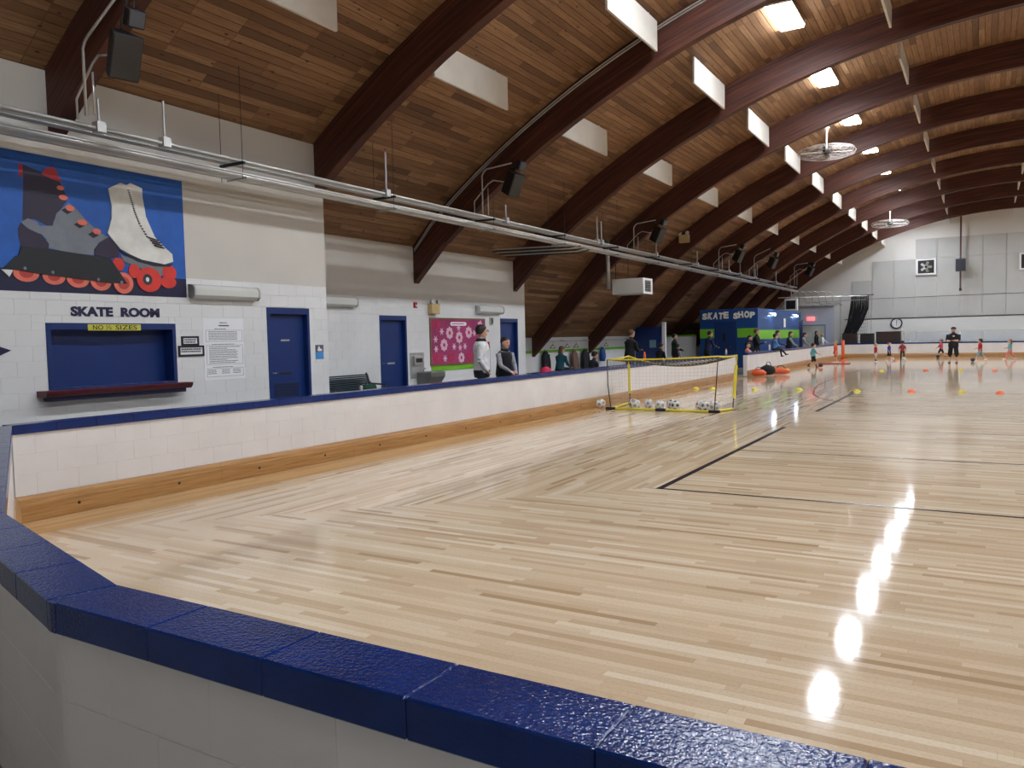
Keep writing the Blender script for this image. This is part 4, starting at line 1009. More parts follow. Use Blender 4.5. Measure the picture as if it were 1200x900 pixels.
def bench(y0, y1, x, label):
    t = thing('bench', label, 'bench', (x, (y0+y1)/2, .1), 0, 'spectator benches')
    for i in range(3): MB().box(x-.2+.14*i, x-.08+.14*i, y0, y1, .5, .54).build('slat', BENCHM, t)
    for y in (y0+.2, y1-.2): MB().box(x-.18, x+.18, y-.03, y+.03, .1, .5).build('leg', BENCHM, t)
bench(22.6, 26.2, -12.7, 'slatted bench under the seated woman in teal')
bench(29.0, 33.2, -11.2, 'slatted bench under the seated spectators in the middle')
bench(35.6, 37.3, -10.9, 'slatted bench in front of the skate shop door')

# ------------------------------------------------------------------ people
def cap_ring(c, u, v, rx, ry, n=10): return [c+u*math.cos(2*math.pi*i/n)*rx+v*math.sin(2*math.pi*i/n)*ry for i in range(n)]
def person(label, loc, face_deg, H, top, bottom, hair, pose=None, skin=SKIN, shoe=SHOE, sleeve=1.0, legcover=1.0, inner=None, vest=None, kid=False, longhair=False, cap=None, glasses=False, seat=None, voxel=.016, headturn=0, lean=0, group=None, sock=None, detail=False, bulk=1.0, items=None, skirt=0):
    s = H/1.75; hk = (1.32 if kid else 1.0)
    P = dict(aL=(0.05, .12, .25), aR=(0.05, .12, .25), lL=(0.03, .03, .05), lR=(-.03, .03, .05))
    if pose: P.update(pose)
    up = Vector((0, math.sin(lean), math.cos(lean))); fw = Vector((0, math.cos(lean), -math.sin(lean))); rt = Vector((1, 0, 0))
    leg_up, leg_lo = .245*H, .24*H
    if kid: leg_up, leg_lo = .225*H, .215*H
    hip_w, sh_w = .052*H*(1.05 if kid else 1), .108*H*bulk
    hipz = 0
    def leg(side, p):
        a = Vector((side*hip_w, 0, 0)); hp_, ab, kn = p
        k = a+Vector((side*math.sin(ab), math.sin(hp_)*math.cos(ab), -math.cos(hp_)*math.cos(ab)))*leg_up
        q = hp_-kn
        f = k+Vector((side*math.sin(ab)*.3, math.sin(q), -math.cos(q))).normalized()*leg_lo
        return a, k, f, q
    LL, LR = leg(-1, P['lL']), leg(1, P['lR'])
    ank = .04*H
    low = min(LL[2].z, LR[2].z)-ank
    z0 = (seat if seat is not None else -low)
    base = Vector((0, 0, z0))
    torso = (.30*H if not kid else .295*H)
    sh = base+up*torso; neck = sh+up*.035*H; hc = neck+up*(.085*H if not kid else .1*H)+fw*.012*H
    hr = H/7.5/2*hk
    mb = MB(); bones = []
    def seg(a, b, r0, r1, key, n=10): bones.append((a, b, (r0+r1)/2, key)); mb.tube([a, a.lerp(b, .33), a.lerp(b, .66), b], [r0, r0*.67+r1*.33, r0*.33+r1*.67, r1], n)
    # torso
    prof = [(-.09, .098, .078), (-.03, .108, .086), (.06, .1, .082), (.15, .095, .078), (.22, .108, .086), (.27, .108, .08), (.305, .08, .062), (.325, .035, .036)]
    if kid: prof = [(z, a*.95, b*1.0) for z, a, b in prof]
    b_ = bulk
    mb.loft([cap_ring(base+up*(z*H), rt, fw, a*H*b_, b*H*b_, 16) for z, a, b in prof])
    bones.append((base+up*.02*H, sh-up*.03*H, .1*H, 'top')); bones.append((base-up*.07*H, base-up*.03*H, .1*H, 'bottom' if skirt == 0 else 'top'))
    seg(sh-up*.01*H, hc, .034*H, .033*H, 'skin')
    # head
    ht = headturn; hf = (fw*math.cos(ht)+rt*math.sin(ht)); hs = hf.cross(up).normalized()
    hd = [(-1.0, .42, .38, .22), (-.82, .6, .62, .16), (-.5, .72, .8, .07), (-.1, .8, .92, 0), (.3, .82, .98, -.04), (.65, .68, .82, -.05), (.9, .38, .5, -.05), (1.0, .12, .2, -.04)]
    mb.loft([cap_ring(hc+up*(z*hr)+hf*(o*hr), hs, hf, a*hr, b*hr, 14) for z, a, b, o in hd]); bones.append((hc-up*.4*hr, hc+up*.4*hr, hr*.85, 'skin'))
    mb.tube([hc+hf*hr*.88+up*hr*.08, hc+hf*hr*1.0-up*hr*.1, hc+hf*hr*1.06-up*hr*.25, hc+hf*hr*.86-up*hr*.32], [.06*hr, .12*hr, .17*hr, .1*hr], 6)
    for sd in (-1, 1): mb.ball(tuple(hc+hs*sd*hr*.82-up*hr*.05-hf*hr*.06), hr*.1, hr*.16, hr*.26, 8, 6)
    # arms
    hands = []
    for sd, p in ((-1, P['aL']), (1, P['aR'])):
        a = sh+rt*sd*sh_w-up*.025*H; pt, ab, el = p[:3]; inw = p[3] if len(p) > 3 else 0
        d1 = (rt*sd*math.sin(ab)+(fw*math.sin(pt)-up*math.cos(pt))*math.cos(ab)).normalized(); e = a+d1*.17*H
        q = pt+el; d2 = (fw*math.sin(q)-up*math.cos(q)-rt*sd*inw).normalized(); w_ = e+d2*.145*H
        ra, rb, rc = .038*H*b_, .031*H*b_, .023*H*(b_ if sleeve > .9 else 1)
        cut = sleeve*2
        if cut >= 2: seg(a, e, ra, rb, 'sleeve'); seg(e, w_, rb, rc, 'sleeve')
        elif cut >= 1: seg(a, e, ra, rb, 'sleeve'); seg(e, w_, rb*.9, rc, 'skin')
        else: m_ = a.lerp(e, max(cut, .05)); seg(a, m_, ra, rb*1.05, 'sleeve'); seg(m_, e, rb*.92, rb*.85, 'skin'); seg(e, w_, rb*.85, rc, 'skin')
        hands.append(w_)
        pn = d2.cross(rt*sd).normalized() if abs(d2.dot(rt)) < .9 else fw
        sidev = d2.cross(pn).normalized()
        pe = w_+d2*.05*H
        mb.tube([w_-d2*.01*H, w_+d2*.02*H, pe], [.016*H, .022*H, .021*H], 10, [.014*H, .013*H, .012*H]); bones.append((w_, w_+d2*.09*H, .02*H, 'skin'))
        for j, fl in enumerate((.036, .043, .04, .031)):
            o = pe+sidev*(.0155-.0103*j)*H; k1 = o+d2*fl*.5*H*s/s; k2 = k1+(d2*.75+pn*.66).normalized()*fl*.5*H
            mb.tube([o-d2*.012*H, k1, k2], [.0052*H, .0048*H, .0038*H], 6)
        o = w_+d2*.018*H+sidev*.02*H
        mb.tube([o, o+(d2*.7+sidev*.6).normalized()*.022*H, o+(d2*.9+sidev*.3+pn*.3).normalized()*.042*H], [.0075*H, .006*H, .0045*H], 6)
    # legs
    for (a, k, f, q) in (LL, LR):
        a, k, f = a+base, k+base, f+base
        r0, r1, r2 = .052*H, .034*H, .022*H
        if legcover >= .99: seg(a, k, r0, r1*1.15, 'bottom'); seg(k, f, r1*1.12, r2*1.35, 'bottom')
        elif legcover >= .5:
            m_ = k.lerp(f, max((legcover-.5)*2, .02)); seg(a, k, r0*1.15, r1*1.75, 'bottom'); seg(k, m_, r1*1.75, r1*1.7, 'bottom'); seg(m_, f, r1*.95, r2, 'sock' if sock else 'skin')
        else:
            m_ = a.lerp(k, legcover*2); seg(a, m_, r0*1.1, r1*1.5, 'bottom'); seg(m_, k, r1*1.15, r1, 'skin'); h_ = k.lerp(f, .45); seg(k, h_, r1*.98, r1*.85, 'skin'); seg(h_, f, r1*.85, r2, 'sock' if sock else 'skin')
        fd = Vector((0, math.cos(q*.35), math.sin(q*.35)*.6)).normalized()
        hl = f-Vector((0, 0, .022*H))-fd*.03*H; tip = hl+fd*.135*H
        mb.tube([hl, hl+fd*.04*H, hl+fd*.1*H, tip], [.02*H, .026*H, .028*H, .018*H], 10, [.02*H, .024*H, .019*H, .012*H]); bones.append((hl, tip, .024*H, 'shoe')); bones.append((f, f-Vector((0, 0, .02*H)), .02*H, 'shoe'))
    if skirt:
        rings = []
        for z, g in ((.1, .1), (-.02, .118), (-.14, .128), (-.26, .13)):
            rings.append(cap_ring(base+up*(z*H), rt, fw, g*H*b_, g*H*.78*b_, 16))
        mb.loft(rings)
    # one continuous skin: voxel remesh, smooth, then colour faces by nearest limb
    me = mb.mesh('body'); tmp = bpy.data.objects.new('body', me); COL.objects.link(tmp)
    r = tmp.modifiers.new('r', 'REMESH'); r.mode = 'VOXEL'; r.voxel_size = voxel*max(.6, s)
    sm_ = tmp.modifiers.new('s', 'SMOOTH'); sm_.iterations = 2; sm_.factor = .4
    bpy.context.view_layer.update()
    body = bpy.data.meshes.new_from_object(tmp.evaluated_get(bpy.context.evaluated_depsgraph_get()))
    bpy.data.objects.remove(tmp); bpy.data.meshes.remove(me)
    keys = ['skin', 'top', 'sleeve', 'bottom', 'shoe', 'sock']
    cols = dict(skin=skin, top=top, sleeve=inner or top, bottom=bottom, shoe=shoe, sock=sock or skin)
    body.materials.clear()
    for k in keys: body.materials.append(cols[k])
    B = [(a, b-a, max((b-a).length_squared, 1e-9), r_, keys.index(k)) for a, b, r_, k in bones]
    for poly_ in body.polygons:
        c = poly_.center; best = 1e9; bi = 0
        for a, d, l2, r_, k in B:
            t_ = max(0, min(1, (c-a).dot(d)/l2)); dist = (c-(a+d*t_)).length-r_
            if dist < best: best = dist; bi = k
        poly_.material_index = bi; poly_.use_smooth = True
    t = thing('person', label, 'person', loc, math.radians(face_deg), group)
    ob = bpy.data.objects.new('body', body); COL.objects.link(ob); ob.parent = t; WM[ob.name] = WM[t.name].copy()
    W = lambda m, name, mat: m.build(name, mat, ob, True, local=True)
    # hair
    hcx = hc+up*hr*.17-hf*hr*.24
    hm = MB(); hm.loft([cap_ring(hcx+up*(zz*hr)-hf*(oo*hr), hs, hf, a*hr, b*hr, 14) for zz, a, b, oo in ((-.62, .5, .45, .4), (-.35, .74, .66, .26), (0, .88, .9, .12), (.4, .9, 1.0, 0), (.72, .74, .86, -.02), (.95, .42, .5, 0), (1.03, .12, .16, 0))])
    W(hm, 'hair', hair)
    if longhair:
        hm = MB(); hm.tube([hc+up*hr*.5-hf*hr*.5, hc-up*hr*.2-hf*hr*.75, hc-up*hr*1.2-hf*hr*.75, hc-up*hr*2.2-hf*hr*.6], [hr*.6, hr*.85, hr*.85, hr*.4], 12, [hr*.4, hr*.45, hr*.4, hr*.2]); W(hm, 'long_hair', hair)
    for sd in (-1, 1):
        pass
    em = MB()
    for sd in (-1, 1): em.ball(tuple(hc+hf*hr*.87+hs*sd*hr*.33+up*hr*.08), hr*.12, hr*.12, hr*.09, 8, 6)
    W(em, 'eyes', DINK)
    bm2 = MB()
    for sd in (-1, 1): bm2.obox(hc+hf*hr*.9+hs*sd*hr*.34+up*hr*.27, (hr*.34, hr*.1, hr*.06), (hs, hf, up))
    W(bm2, 'eyebrows', hair)
    mm = MB(); mc = hc+hf*hr*.88-up*hr*.55
    mm.obox(mc, (hr*.5, hr*.12, hr*.1), (hs, hf, up)); W(mm, 'mouth', paint('lips', rgb(150, 66, 64), .5))
    if cap is not None:
        cm = MB(); cm.loft([cap_ring(hc+up*(zz*hr)-hf*.05*hr, hs, hf, a*hr, b*hr, 14) for zz, a, b in ((.35, .98, 1.1), (.7, .92, 1.02), (.98, .68, .76), (1.12, .3, .35))]); cp = W(cm, 'cap', cap)
        cm = MB(); cm.loft([cap_ring(hc+up*(hr*zz)+hf*hr*1.15, hs, hf, .75*hr, .6*hr, 12) for zz in (.36, .42)]); W(cm, 'cap_brim', cap)
    if glasses:
        gm = MB()
        for sd in (-1, 1):
            c0 = hc+hf*hr*1.0+hs*sd*hr*.36+up*hr*.06
            gm.tube([c0+hs*hr*.24*math.cos(a)+up*hr*.17*math.sin(a) for a in [2*math.pi*i/10 for i in range(11)]], hr*.035, 5)
            gm.tube([c0+hs*sd*hr*.24, hc+hs*sd*hr*.86+up*hr*.06], hr*.03, 5)
        W(gm, 'glasses', BLACK)
    if vest is not None:
        vm = MB(); vm.loft([cap_ring(base+up*(zz*H), rt, fw, a*H*b_*1.07, b*H*b_*1.1, 18) for zz, a, b in ((-.02, .108, .09), (.06, .104, .086), (.15, .1, .082), (.22, .108, .088), (.27, .1, .08), (.305, .075, .062))]); vm.build('vest', vest, t, True, local=True)
        vm = MB(); vm.loft([cap_ring(base+up*(zz*H), rt, fw, a*H, b*H, 14) for zz, a, b in ((.295, .07, .062), (.33, .055, .055), (.34, .05, .05))]); vm.build('collar', vest, t, True, local=True)
    if items: items(t, hands, base, up, fw, rt, hc, H)
    return t
C_ = cloth
BLK = C_('black', 26, 26, 30); NAV = C_('navy', 30, 40, 70); GRY = C_('grey', 150, 150, 152); LGT = C_('offwhite', 222, 222, 222); JEAN = C_('jeans', 44, 58, 88); TEAL = C_('teal', 26, 84, 98)
def lapel(t, hands, base, up, fw, rt, hc, H):
    n = base+up*.31*H
    m = MB(); m.loft([cap_ring(n+up*z*H, rt, fw, a*H, b*H, 14) for z, a, b in ((-.02, .085, .07), (.015, .062, .058), (.035, .052, .05))]); m.build('hood_collar', BLK, t, True, local=True)
    m = MB(); m.prism([(-.03, .0), (.03, 0), (0, -.09)], lambda p, q: tuple(base+up*(.305*H+p[1]*H)+rt*p[0]*H+fw*(q*H)), .06, .094); m.build('red_undershirt', C_('red', 190, 40, 48), t, local=True)
    m = MB(); m.box(-.004, .004, 0, .006, 0, .3*H)
    m.v = [tuple(base+up*(v[2]-.03*H)+rt*v[0]+fw*(.094*H*1.02+v[1])) for v in m.v]; m.build('zipper', GRY, t, local=True)
P_ = person
P_('standing man in off-white zip jacket and glasses behind the rink wall', (-8.75, 13.5, .1), -58, 1.83, LGT, BLK, HAIRD, dict(aL=(-.12, .24, .7, .4), aR=(-.12, .24, .7, .4)), glasses=True, voxel=.011, headturn=-.75, bulk=1.08, items=lapel)
P_('person in black vest over grey hoodie leaning hands on the rink wall', (-8.75, 14.35, .1), -112, 1.58, GRY, BLK, HAIRD, dict(aL=(.5, .05, .6, .5), aR=(.5, .05, .6, .5), lL=(.0, .05, .05), lR=(.0, .05, .05)), inner=GRY, vest=BLK, voxel=.011, lean=.12, headturn=-.1)
SIT = dict(lL=(1.5, .06, 1.5), lR=(1.5, .06, 1.5))
P_('seated woman in teal top with brown hair by the hanging coats', (-12.6, 24.4, .1), -10, 1.62, TEAL, BLK, HAIRB, dict(SIT, aL=(.5, .1, .8), aR=(.5, .1, .8)), seat=.5, longhair=True, lean=.2)
def phone(t, hands, base, up, fw, rt, hc, H):
    c = (hands[0]+hands[1])/2+up*.06*H+fw*.05*H
    m = MB(); m.obox(c, (.08, .01, .15), (rt, (fw+up*.6).normalized(), (up-fw*.6).normalized())); m.build('phone', BLACK, t, local=True)
P_('standing man in black jacket looking down at his phone beside the goal', (-9.95, 24.3, .1), -25, 1.76, BLK, BLK, HAIRB, dict(aL=(.35, .1, 1.35, .4), aR=(.35, .1, 1.35, .4)), lean=.1, voxel=.014, bulk=1.1, items=phone)
P_('seated dark-haired spectator in black left of the blue door', (-10.2, 21.8, .1), -30, 1.55, BLK, BLK, HAIRD, dict(SIT, aL=(.4, .1, .9), aR=(.4, .1, .9)), seat=.4, lean=.25)
P_('seated dark-haired spectator in black right of the blue door', (-11.2, 30.4, .1), -20, 1.6, BLK, BLK, HAIRD, dict(SIT, aL=(.4, .1, .9), aR=(.4, .1, .9)), seat=.5, lean=.2)
P_('person in dark green jacket standing by the white partition', (-11.3, 32.6, .1), -60, 1.62, C_('dkgreen', 24, 50, 40), BLK, HAIRD, dict(aL=(.4, .1, .7), aR=(.4, .1, .7)))
P_('seated spectator in dark clothes with pale sleeves near the skate shop', (-11.1, 32.0, .1), -30, 1.5, BLK, BLK, HAIRD, dict(SIT, aL=(.6, .1, .6), aR=(.6, .1, .6)), seat=.5, inner=GRY, lean=.3)
P_('spectator in navy seated in front of the skate shop door', (-10.3, 34.0, .1), -40, 1.72, NAV, BLK, HAIRD, dict(aL=(.5, .1, 1.0, .3), aR=(.5, .1, 1.0, .3)), lean=.18)
# along the far left rink wall
P_('spectator in dark top with dark hair behind the bottles on the wall', (-8.75, 34.6, .1), -95, 1.5, BLK, BLK, HAIRD, dict(aL=(.7, .1, .5), aR=(.7, .1, .5)), lean=.2)
P_('adult in black with light brown hair holding a baby by the far wall', (-8.7, 36.1, .1), -80, 1.76, BLK, BLK, HAIRB, dict(aL=(.3, .1, 1.5, .5), aR=(.3, .1, 1.5, .5)))
P_('small child with dark hair in pink leaning on the far wall', (-8.45, 33.5, .1), -90, 1.2, C_('pink', 214, 150, 150), NAV, HAIRD, dict(aL=(.9, .1, .4), aR=(.9, .1, .4)), kid=True)
P_('child in light blue sitting on the far wall with legs hanging over', (-7.98, 36.4, .94), -65, 1.25, C_('skyblue', 96, 140, 190), BLK, HAIRD, dict(lL=(1.35, .05, 1.2), lR=(1.35, .12, .6), aL=(.5, .1, .9), aR=(.5, .1, .9)), seat=.07, kid=True, lean=.08)
P_('man in blue jacket looking down behind the far wall', (-8.6, 39.4, .1), -65, 1.7, C_('royal', 36, 66, 124), NAV, HAIRD, dict(aL=(.4, .1, 1.2, .3), aR=(.4, .1, 1.2, .3)), lean=.15, bulk=1.1)
P_('woman in black vest and grey sleeves leaning on the far wall', (-8.6, 42.4, .1), -70, 1.64, GRY, NAV, HAIRD, dict(aL=(.6, .1, .5), aR=(.6, .1, .5)), vest=BLK, longhair=True, lean=.15)
P_('woman in grey with long dark hair bent over the far wall', (-8.75, 46.3, .1), -75, 1.6, GRY, BLK, HAIRD, dict(aL=(.8, .1, .4), aR=(.8, .1, .4)), longhair=True, lean=.35)
P_('blonde person in white shirt behind the far wall near the exit', (-8.6, 52.4, .1), -90, 1.5, LGT, JEAN, HAIRL, dict(aL=(.7, .1, .4), aR=(.2, .2, .4)), longhair=True)
P_('dark-haired person in black behind the blonde one near the exit', (-9.3, 54.5, .1), -100, 1.66, BLK, BLK, HAIRD, None, longhair=True)
# on the rink
RUN = dict(lL=(.5, .04, .35), lR=(-.35, .04, .5), aL=(-.4, .1, .8), aR=(.5, .1, .8))
RED = C_('kid_red', 176, 36, 52)
kids = 'children playing on the rink'
P_('child in teal shirt and black shorts dribbling a dark ball at the far left', (-6.95, 39.9, 0), -60, 1.2, C_('aqua', 110, 180, 184), BLK, HAIRD, RUN, sleeve=.45, legcover=.42, sock=BLK, kid=True, group=kids)
P_('child in orange bib beside the orange goal post', (-6.95, 46.6, 0), 120, 1.2, C_('bib_orange', 232, 92, 60), C_('short_orange', 214, 90, 70), HAIRL, dict(lL=(.3, .1, .2), lR=(-.2, .1, .2)), sleeve=.45, legcover=.42, kid=True, shoe=SHOEW, group=kids)
P_('child in red shirt and white shorts standing far left of the row of three', (-5.06, 47.8, 0), -60, 1.02, RED, LGT, HAIRL, dict(lL=(.15, .04, .1), lR=(-.1, .04, .1)), sleeve=.45, legcover=.4, sock=BLK, kid=True, shoe=SHOEW, group=kids)
P_('child in blue shirt and black shorts in the middle of the row of three', (-4.5, 49.0, 0), -100, 1.06, C_('kid_blue', 40, 62, 150), BLK, HAIRB, dict(lL=(.2, .04, .1), lR=(-.2, .04, .2)), sleeve=.45, legcover=.42, kid=True, shoe=SHOEW, group=kids)
P_('child in dark red shirt and dark green trousers seen from behind', (-3.85, 49.3, 0), 10, 1.12, C_('brick', 150, 52, 56), C_('olive', 48, 56, 46), HAIRD, dict(lL=(.1, .06, .1), lR=(-.1, .06, .1), aL=(.05, .25, .2), aR=(.05, .25, .2)), sleeve=.45, legcover=1, kid=True, group=kids)
P_('child in pink-red shirt half hidden behind the coach', (-2.15, 54.6, 0), 70, 1.15, C_('rose', 196, 84, 96), BLK, HAIRB, dict(RUN, aL=(.6, .3, .2)), sleeve=.45, legcover=.42, kid=True, group=kids)
def logo(t, hands, base, up, fw, rt, hc, H):
    m = MB(); m.obox(base+up*.24*H-rt*.035*H+fw*.1*H*1.08, (.08, .012, .05), (rt, fw, up)); m.build('chest_logo', PAPER, t, local=True)
P_('coach in black shirt, long black shorts and cap with folded arms', (-1.25, 45.4, 0), 165, 1.78, BLK, BLK, HAIRD, dict(aL=(.25, .12, 1.35, .8), aR=(.25, .12, 1.3, .8), lL=(.05, .14, .05), lR=(.0, .14, .05)), sleeve=.48, legcover=.62, cap=BLK, bulk=1.25, items=logo, skirt=0)
P_('child in red shirt and grey-blue shorts running after a dark ball', (-.1, 48.5, 0), 80, 1.2, RED, C_('greyblue', 128, 158, 172), HAIRD, RUN, sleeve=.9, legcover=.5, kid=True, shoe=SHOEW, group=kids)
P_('child in teal top and pink trousers striding at the right edge', (1.3, 51.0, 0), 85, 1.15, C_('mint', 120, 170, 176), C_('hotpink', 226, 120, 128), HAIRB, dict(RUN, lL=(.6, .04, .3)), sleeve=.5, legcover=1, kid=True, longhair=True, shoe=SHOEW, group=kids)

# ------------------------------------------------------------------ balls
def ball_meshes(r, c0, c1):
    b = bmesh.new(); bmesh.ops.create_icosphere(b, subdivisions=3, radius=r)
    ico = bmesh.new(); bmesh.ops.create_icosphere(ico, subdivisions=1, radius=1); ax = [v.co.copy() for v in ico.verts]; ico.free()
    me = bpy.data.meshes.new('ball'); 
    for f in b.faces:
        n = f.calc_center_median().normalized(); f.material_index = 1 if max(n.dot(a) for a in ax) > .955 else 0; f.smooth = True
    b.to_mesh(me); b.free(); me.materials.append(c0); me.materials.append(c1); return me
BW_, BB_, BG_ = paint('ball_white', rgb(232, 230, 224), .4), paint('ball_black', rgb(28, 28, 34), .4), paint('ball_grey', rgb(150, 150, 156), .4)
m1 = ball_meshes(.11, BW_, BB_); m2 = ball_meshes(.11, BW_, BG_); m3 = ball_meshes(.1, paint('ball_navy', rgb(26, 30, 60), .4), BB_)
def ball(x, y, me, label, group=None, r=.11):
    o = bpy.data.objects.new('soccer_ball', me); COL.objects.link(o); o.location = (x, y, r); o.rotation_euler = (random.random()*6, random.random()*6, 0); tag(o, label, 'ball', group)
ball(-7.68, 16.95, m2, 'white ball lying alone left of the yellow goal')
gl = 'balls inside the yellow goal'
GB = [(-7.0, 17.25, m1, 'leftmost of the balls inside the goal, with black panels'), (-6.83, 17.0, m2, 'second ball from the left inside the goal, larger and pale'), (-6.62, 17.25, m2, 'third ball from the left inside the goal, partly hidden'), (-6.25, 16.98, m2, 'fourth ball from the left inside the goal, on its own'), (-6.05, 17.2, m1, 'fifth ball from the left inside the goal, touching the next'), (-5.88, 16.98, m1, 'sixth ball from the left inside the goal, white with black panels'), (-5.35, 17.1, m1, 'left ball of the right cluster inside the goal'), (-5.2, 16.88, m1, 'middle ball of the right cluster inside the goal'), (-5.02, 17.05, m2, 'rightmost ball of the right cluster inside the goal')]
for x, y, me, lab in GB: ball(x, y, me, lab, gl)
ball(-6.65, 40.1, m3, 'dark blue ball at the feet of the child in teal', None, .1)
ball(-4.35, 49.2, m2, 'white ball beside the child in blue'); ball(-3.75, 49.0, m2, 'white ball at the feet of the child in dark trousers'); ball(-.42, 47.3, m3, 'dark ball left of the running child in red', None, .1)
ball(-2.3, 54.2, m3, 'dark ball beside the child behind the coach', None, .1)

# ------------------------------------------------------------------ cones
cp = {}
cones = [(-7.6, 23.85, 'y', 'yellow disc cone farthest left beyond the goal'), (-7.1, 23.95, 'y', 'second yellow disc cone from the left beyond the goal'), (-5.82, 23.9, 'y', 'yellow disc cone right of the goal'), (-4.59, 24.1, 'y', 'yellow disc cone left of the black line'), (-2.99, 23.8, 'y', 'yellow disc cone at the end of the black line'), (-1.65, 24.05, 'o', 'orange disc cone right of the black line'), (-.46, 24.0, 'y', 'yellow disc cone in the near row towards the right'), (.4, 23.9, 'o', 'orange disc cone at the right of the near row'), (-3.62, 36.3, 'y', 'leftmost yellow disc cone of the far row'), (-2.0, 36.8, 'o', 'orange disc cone of the far row left of the coach'), (-.74, 36.8, 'y', 'yellow disc cone of the far row in front of the coach'), (.44, 36.9, 'o', 'rightmost orange disc cone of the far row'), (-7.6, 37.2, 'y', 'yellow disc cone by the far left rink wall'), (-6.55, 39.2, 'o', 'orange disc cone in front of the child in teal'), (-4.15, 48.9, 'o', 'orange disc cone between the children in blue and dark red')]
for x, y, c, lab in cones:
    if c not in cp:
        cp[c] = thing('disc_cone', lab, 'cone', (x, y, .001), 0, 'training disc cones')
        MB().lathe([(.1, 0), (.1, .006), (.075, .04), (.04, .062), (.026, .064), (.026, .058), (.07, .034), (.09, .004)], 18).build('disc', YEL if c == 'y' else ORA, cp[c], True, local=True)
    else: dup(cp[c], (x, y, .001), None, lab)

# ------------------------------------------------------------------ yellow net goal
BL, BR, FL, FR = Vector((-7.31, 16.68, 0)), Vector((-4.89, 16.6, 0)), Vector((-7.5, 18.3, 0)), Vector((-4.7, 17.35, 0)); GZ = 1.2
YB = Vector((0, 0, 1))
t = thing('soccer_goal', 'portable soccer goal with yellow sleeves and drooping net, seen from behind', 'goal', (-6.1, 17.2, 0))
for a, b, nm in ((BL, BR, 'base_bar'), (BL, FL, 'base_bar'), (BR, FR, 'base_bar')):
    MB().tube([a+YB*.03, b+YB*.03], .026, 8).build(nm, paint('goal_yellow', rgb(222, 208, 60), .5), t)
for c in (BL, BR, BL.lerp(BR, .5)): 
    d = (BR-BL).normalized(); MB().tube([c-d*.12+YB*.03, c+d*.12+YB*.03], .032, 8).build('joint_sleeve', BLACK, t)
TBL, TBR, TFL, TFR = BL+Vector((-.14, .15, GZ-.06)), BR+Vector((.06, .1, GZ)), FL+Vector((-.03, 0, GZ-.02)), FR+Vector((.07, .1, GZ))
for a, b in ((BL, TBL), (BR, TBR)): MB().tube([a+YB*.03, a.lerp(b, .5)+Vector((-.03 if a is BL else .0, 0, 0)), b], .012, 8).build('rear_pole', DSTEEL, t, True)
for a, b in ((FL, TFL), (FR, TFR)):
    MB().tube([a+YB*.03, a.lerp(b, .3)], .014, 8).build('pole_foot', DSTEEL, t)
    MB().tube([a.lerp(b, .22), a.lerp(b, .82)], .035, 8).build('padded_sleeve', YEL, t)
    MB().tube([a.lerp(b, .8), b], .015, 8).build('pole_tip', YEL, t)
def sag(a, b, d, n=14): return [a.lerp(b, i/n)-YB*(4*d*(i/n)*(1-i/n)) for i in range(n+1)]
MB().tube(sag(TFL, TFR, .24), .02, 6).build('crossbar_strap', YEL, t, True)
MB().tube(sag(TBL, TBR, .02), .018, 6).build('rear_strap', YEL, t, True)
for a, b in ((TBL, TFL), (TBR, TFR)): MB().tube(sag(a, b, .02), .018, 6).build('side_strap', YEL, t, True)
fr_, bk = sag(TFL, TFR, .24, 30), sag(TBL, TBR, .02, 30)
m = MB()
for i in range(0, 31): m.tube([fr_[i], (fr_[i]+bk[i])/2-YB*.05, bk[i]], .006, 4)
for j in range(1, 9):
    u = j/9; m.tube([fr_[i].lerp(bk[i], u)-YB*.2*u*(1-u) for i in range(31)], .006, 4)
m.build('top_net', BLACK, t)
m = MB()
for i in range(31):
    b0 = BL.lerp(BR, i/30); m.tube([bk[i], b0+YB*.04], .0016, 4)
for j in range(1, 15):
    u = j/15; m.tube([bk[i].lerp(BL.lerp(BR, i/30), u) for i in range(0, 31, 3)], .0016, 4)
for (ta, tb, ba, bb) in ((TBL, TFL, BL, FL), (TBR, TFR, BR, FR)):
    for i in range(9): m.tube([ta.lerp(tb, i/8), ba.lerp(bb, i/8)+YB*.04], .0016, 4)
    for j in range(1, 12): m.tube([ta.lerp(ba, j/12), tb.lerp(bb, j/12)], .0016, 4)
m.build('back_net', paint('pale_cord', rgb(190, 190, 186), .8), t)

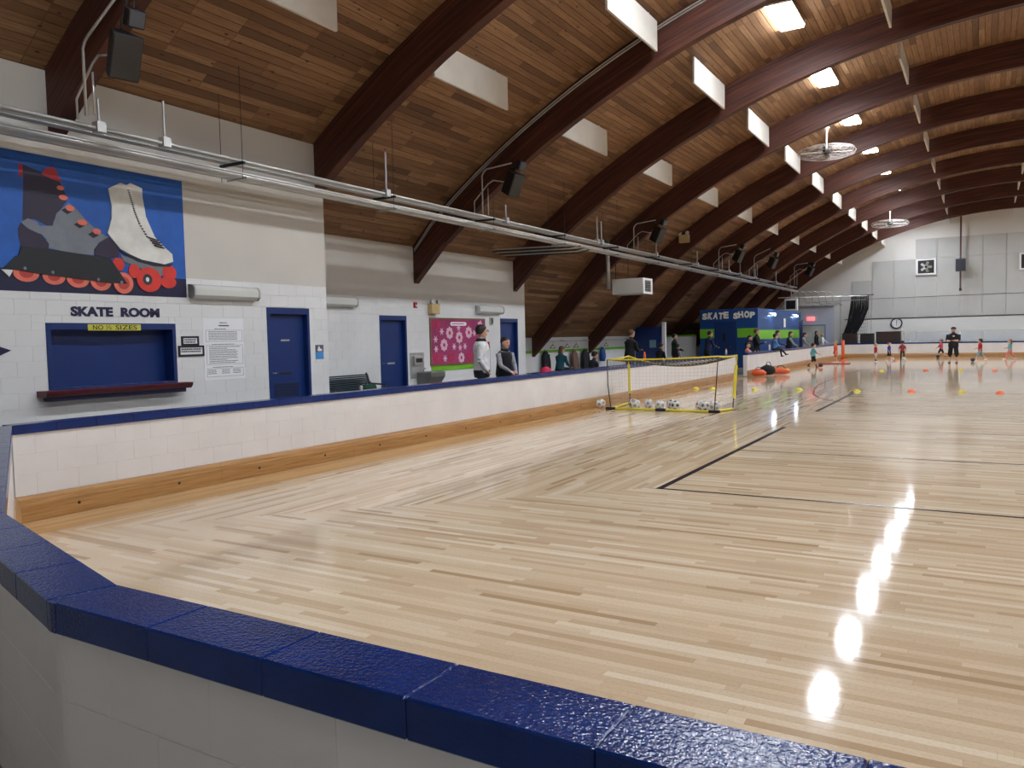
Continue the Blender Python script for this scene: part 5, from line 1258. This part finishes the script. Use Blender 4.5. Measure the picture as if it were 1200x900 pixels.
# small orange goal at the far left, bags, bottles
t = thing('mini_goal', 'small red goal frame near the far left rink wall', 'goal', (-7, 44.6, 0))
MB().box(-7.5, -6.0, 44.58, 44.66, .002, .05).build('base_bar', REDP, t)
for x in (-7.46, -6.04): MB().box(x-.03, x+.03, 44.6, 45.3, .002, .04).build('side_bar', REDP, t)
t = thing('marker_pole', 'tall orange marker pole at the far left corner of the rink', 'pole', (-7.0, 49.6, 0))
MB().tube([(-7.0, 49.6, .06), (-7.0, 49.6, 1.2)], .09, 10).build('pole', ORA, t, True); MB().lathe([(.22, .001), (.22, .05), (.1, .08)], 16, c=(-7.0, 49.6, 0)).build('base', ORA, t)
def bag(loc, mat, w, label, rz=0, s=1.0):
    t = thing('sports_bag', label, 'bag', loc, rz)
    MB().tube([(-w/2, 0, .12*s), (-w*.4, 0, .14*s), (-w*.1, .02, .16*s), (w*.25, 0, .14*s), (w/2, 0, .1*s)], [.05*s, .13*s, .15*s, .14*s, .05*s], 12, [.05*s, .12*s, .14*s, .12*s, .05*s]).build('body', mat, t, True, local=True)
    MB().tube([(-w*.25, 0, .26*s), (-w*.12, 0, .36*s), (w*.12, 0, .36*s), (w*.25, 0, .25*s)], .015, 6).build('strap', BLACK, t, True, local=True)
bag((-7.55, 31.7, 0), ORA, .55, 'orange sports bag on the rink floor at the left end of the far wall', .2)
bag((-7.3, 32.2, 0), BLK, .6, 'black sports bag heaped between the two orange bags', 1.0, 1.5)
bag((-7.0, 33.0, 0), C_('bag_orange', 230, 110, 70), .7, 'long orange and yellow bag right of the black bag', .4)
def bottle(loc, mat, label, h=.22):
    t = thing('water_bottle', label, 'bottle', loc)
    MB().lathe([(.034, 0), (.037, .01), (.037, h*.7), (.018, h*.85)], 12).build('body', mat, t, True, local=True); MB().lathe([(.02, h*.85), (.02, h)], 10).build('cap', ORA, t, local=True)
bottle((-7.98, 20.55, .94), ORA, 'orange bottle standing on the rink wall by the man in black', .3)
bottle((-7.98, 28.6, .94), STEEL, 'grey bottle standing on the end of the near rink wall')
bottle((-7.98, 35.4, .94), PAPER, 'white bottle standing on the far rink wall beside the sitting child', .3)
t = thing('pink_backpack', 'bright pink bag behind the rink wall right of the grey vest spectator', 'bag', (-8.4, 15.6, .5))
MB().loft([[(.12*math.cos(a)*k, .2*math.sin(a)*k, z) for a in [2*math.pi*i/14 for i in range(14)]] for z, k in ((0, .85), (.1, 1), (.35, 1), (.48, .8), (.53, .3))]).build('body', C_('bag_pink', 200, 40, 80), t, True, local=True)
MB().tube([(0, -.06, .5), (0, 0, .58), (0, .06, .5)], .012).build('loop', BLACK, t, True, local=True)
q = thing('side_stool', 'low black stool holding the pink bag', 'stool', (-8.4, 15.6, .1))
MB().box(-8.58, -8.22, 15.38, 15.82, .45, .5).build('seat', BLACK, q)
for dx in (-.14, .14):
    for dy in (-.17, .17): MB().box(-8.4+dx-.02, -8.4+dx+.02, 15.6+dy-.02, 15.6+dy+.02, .1, .45).build('leg', BLACK, q)
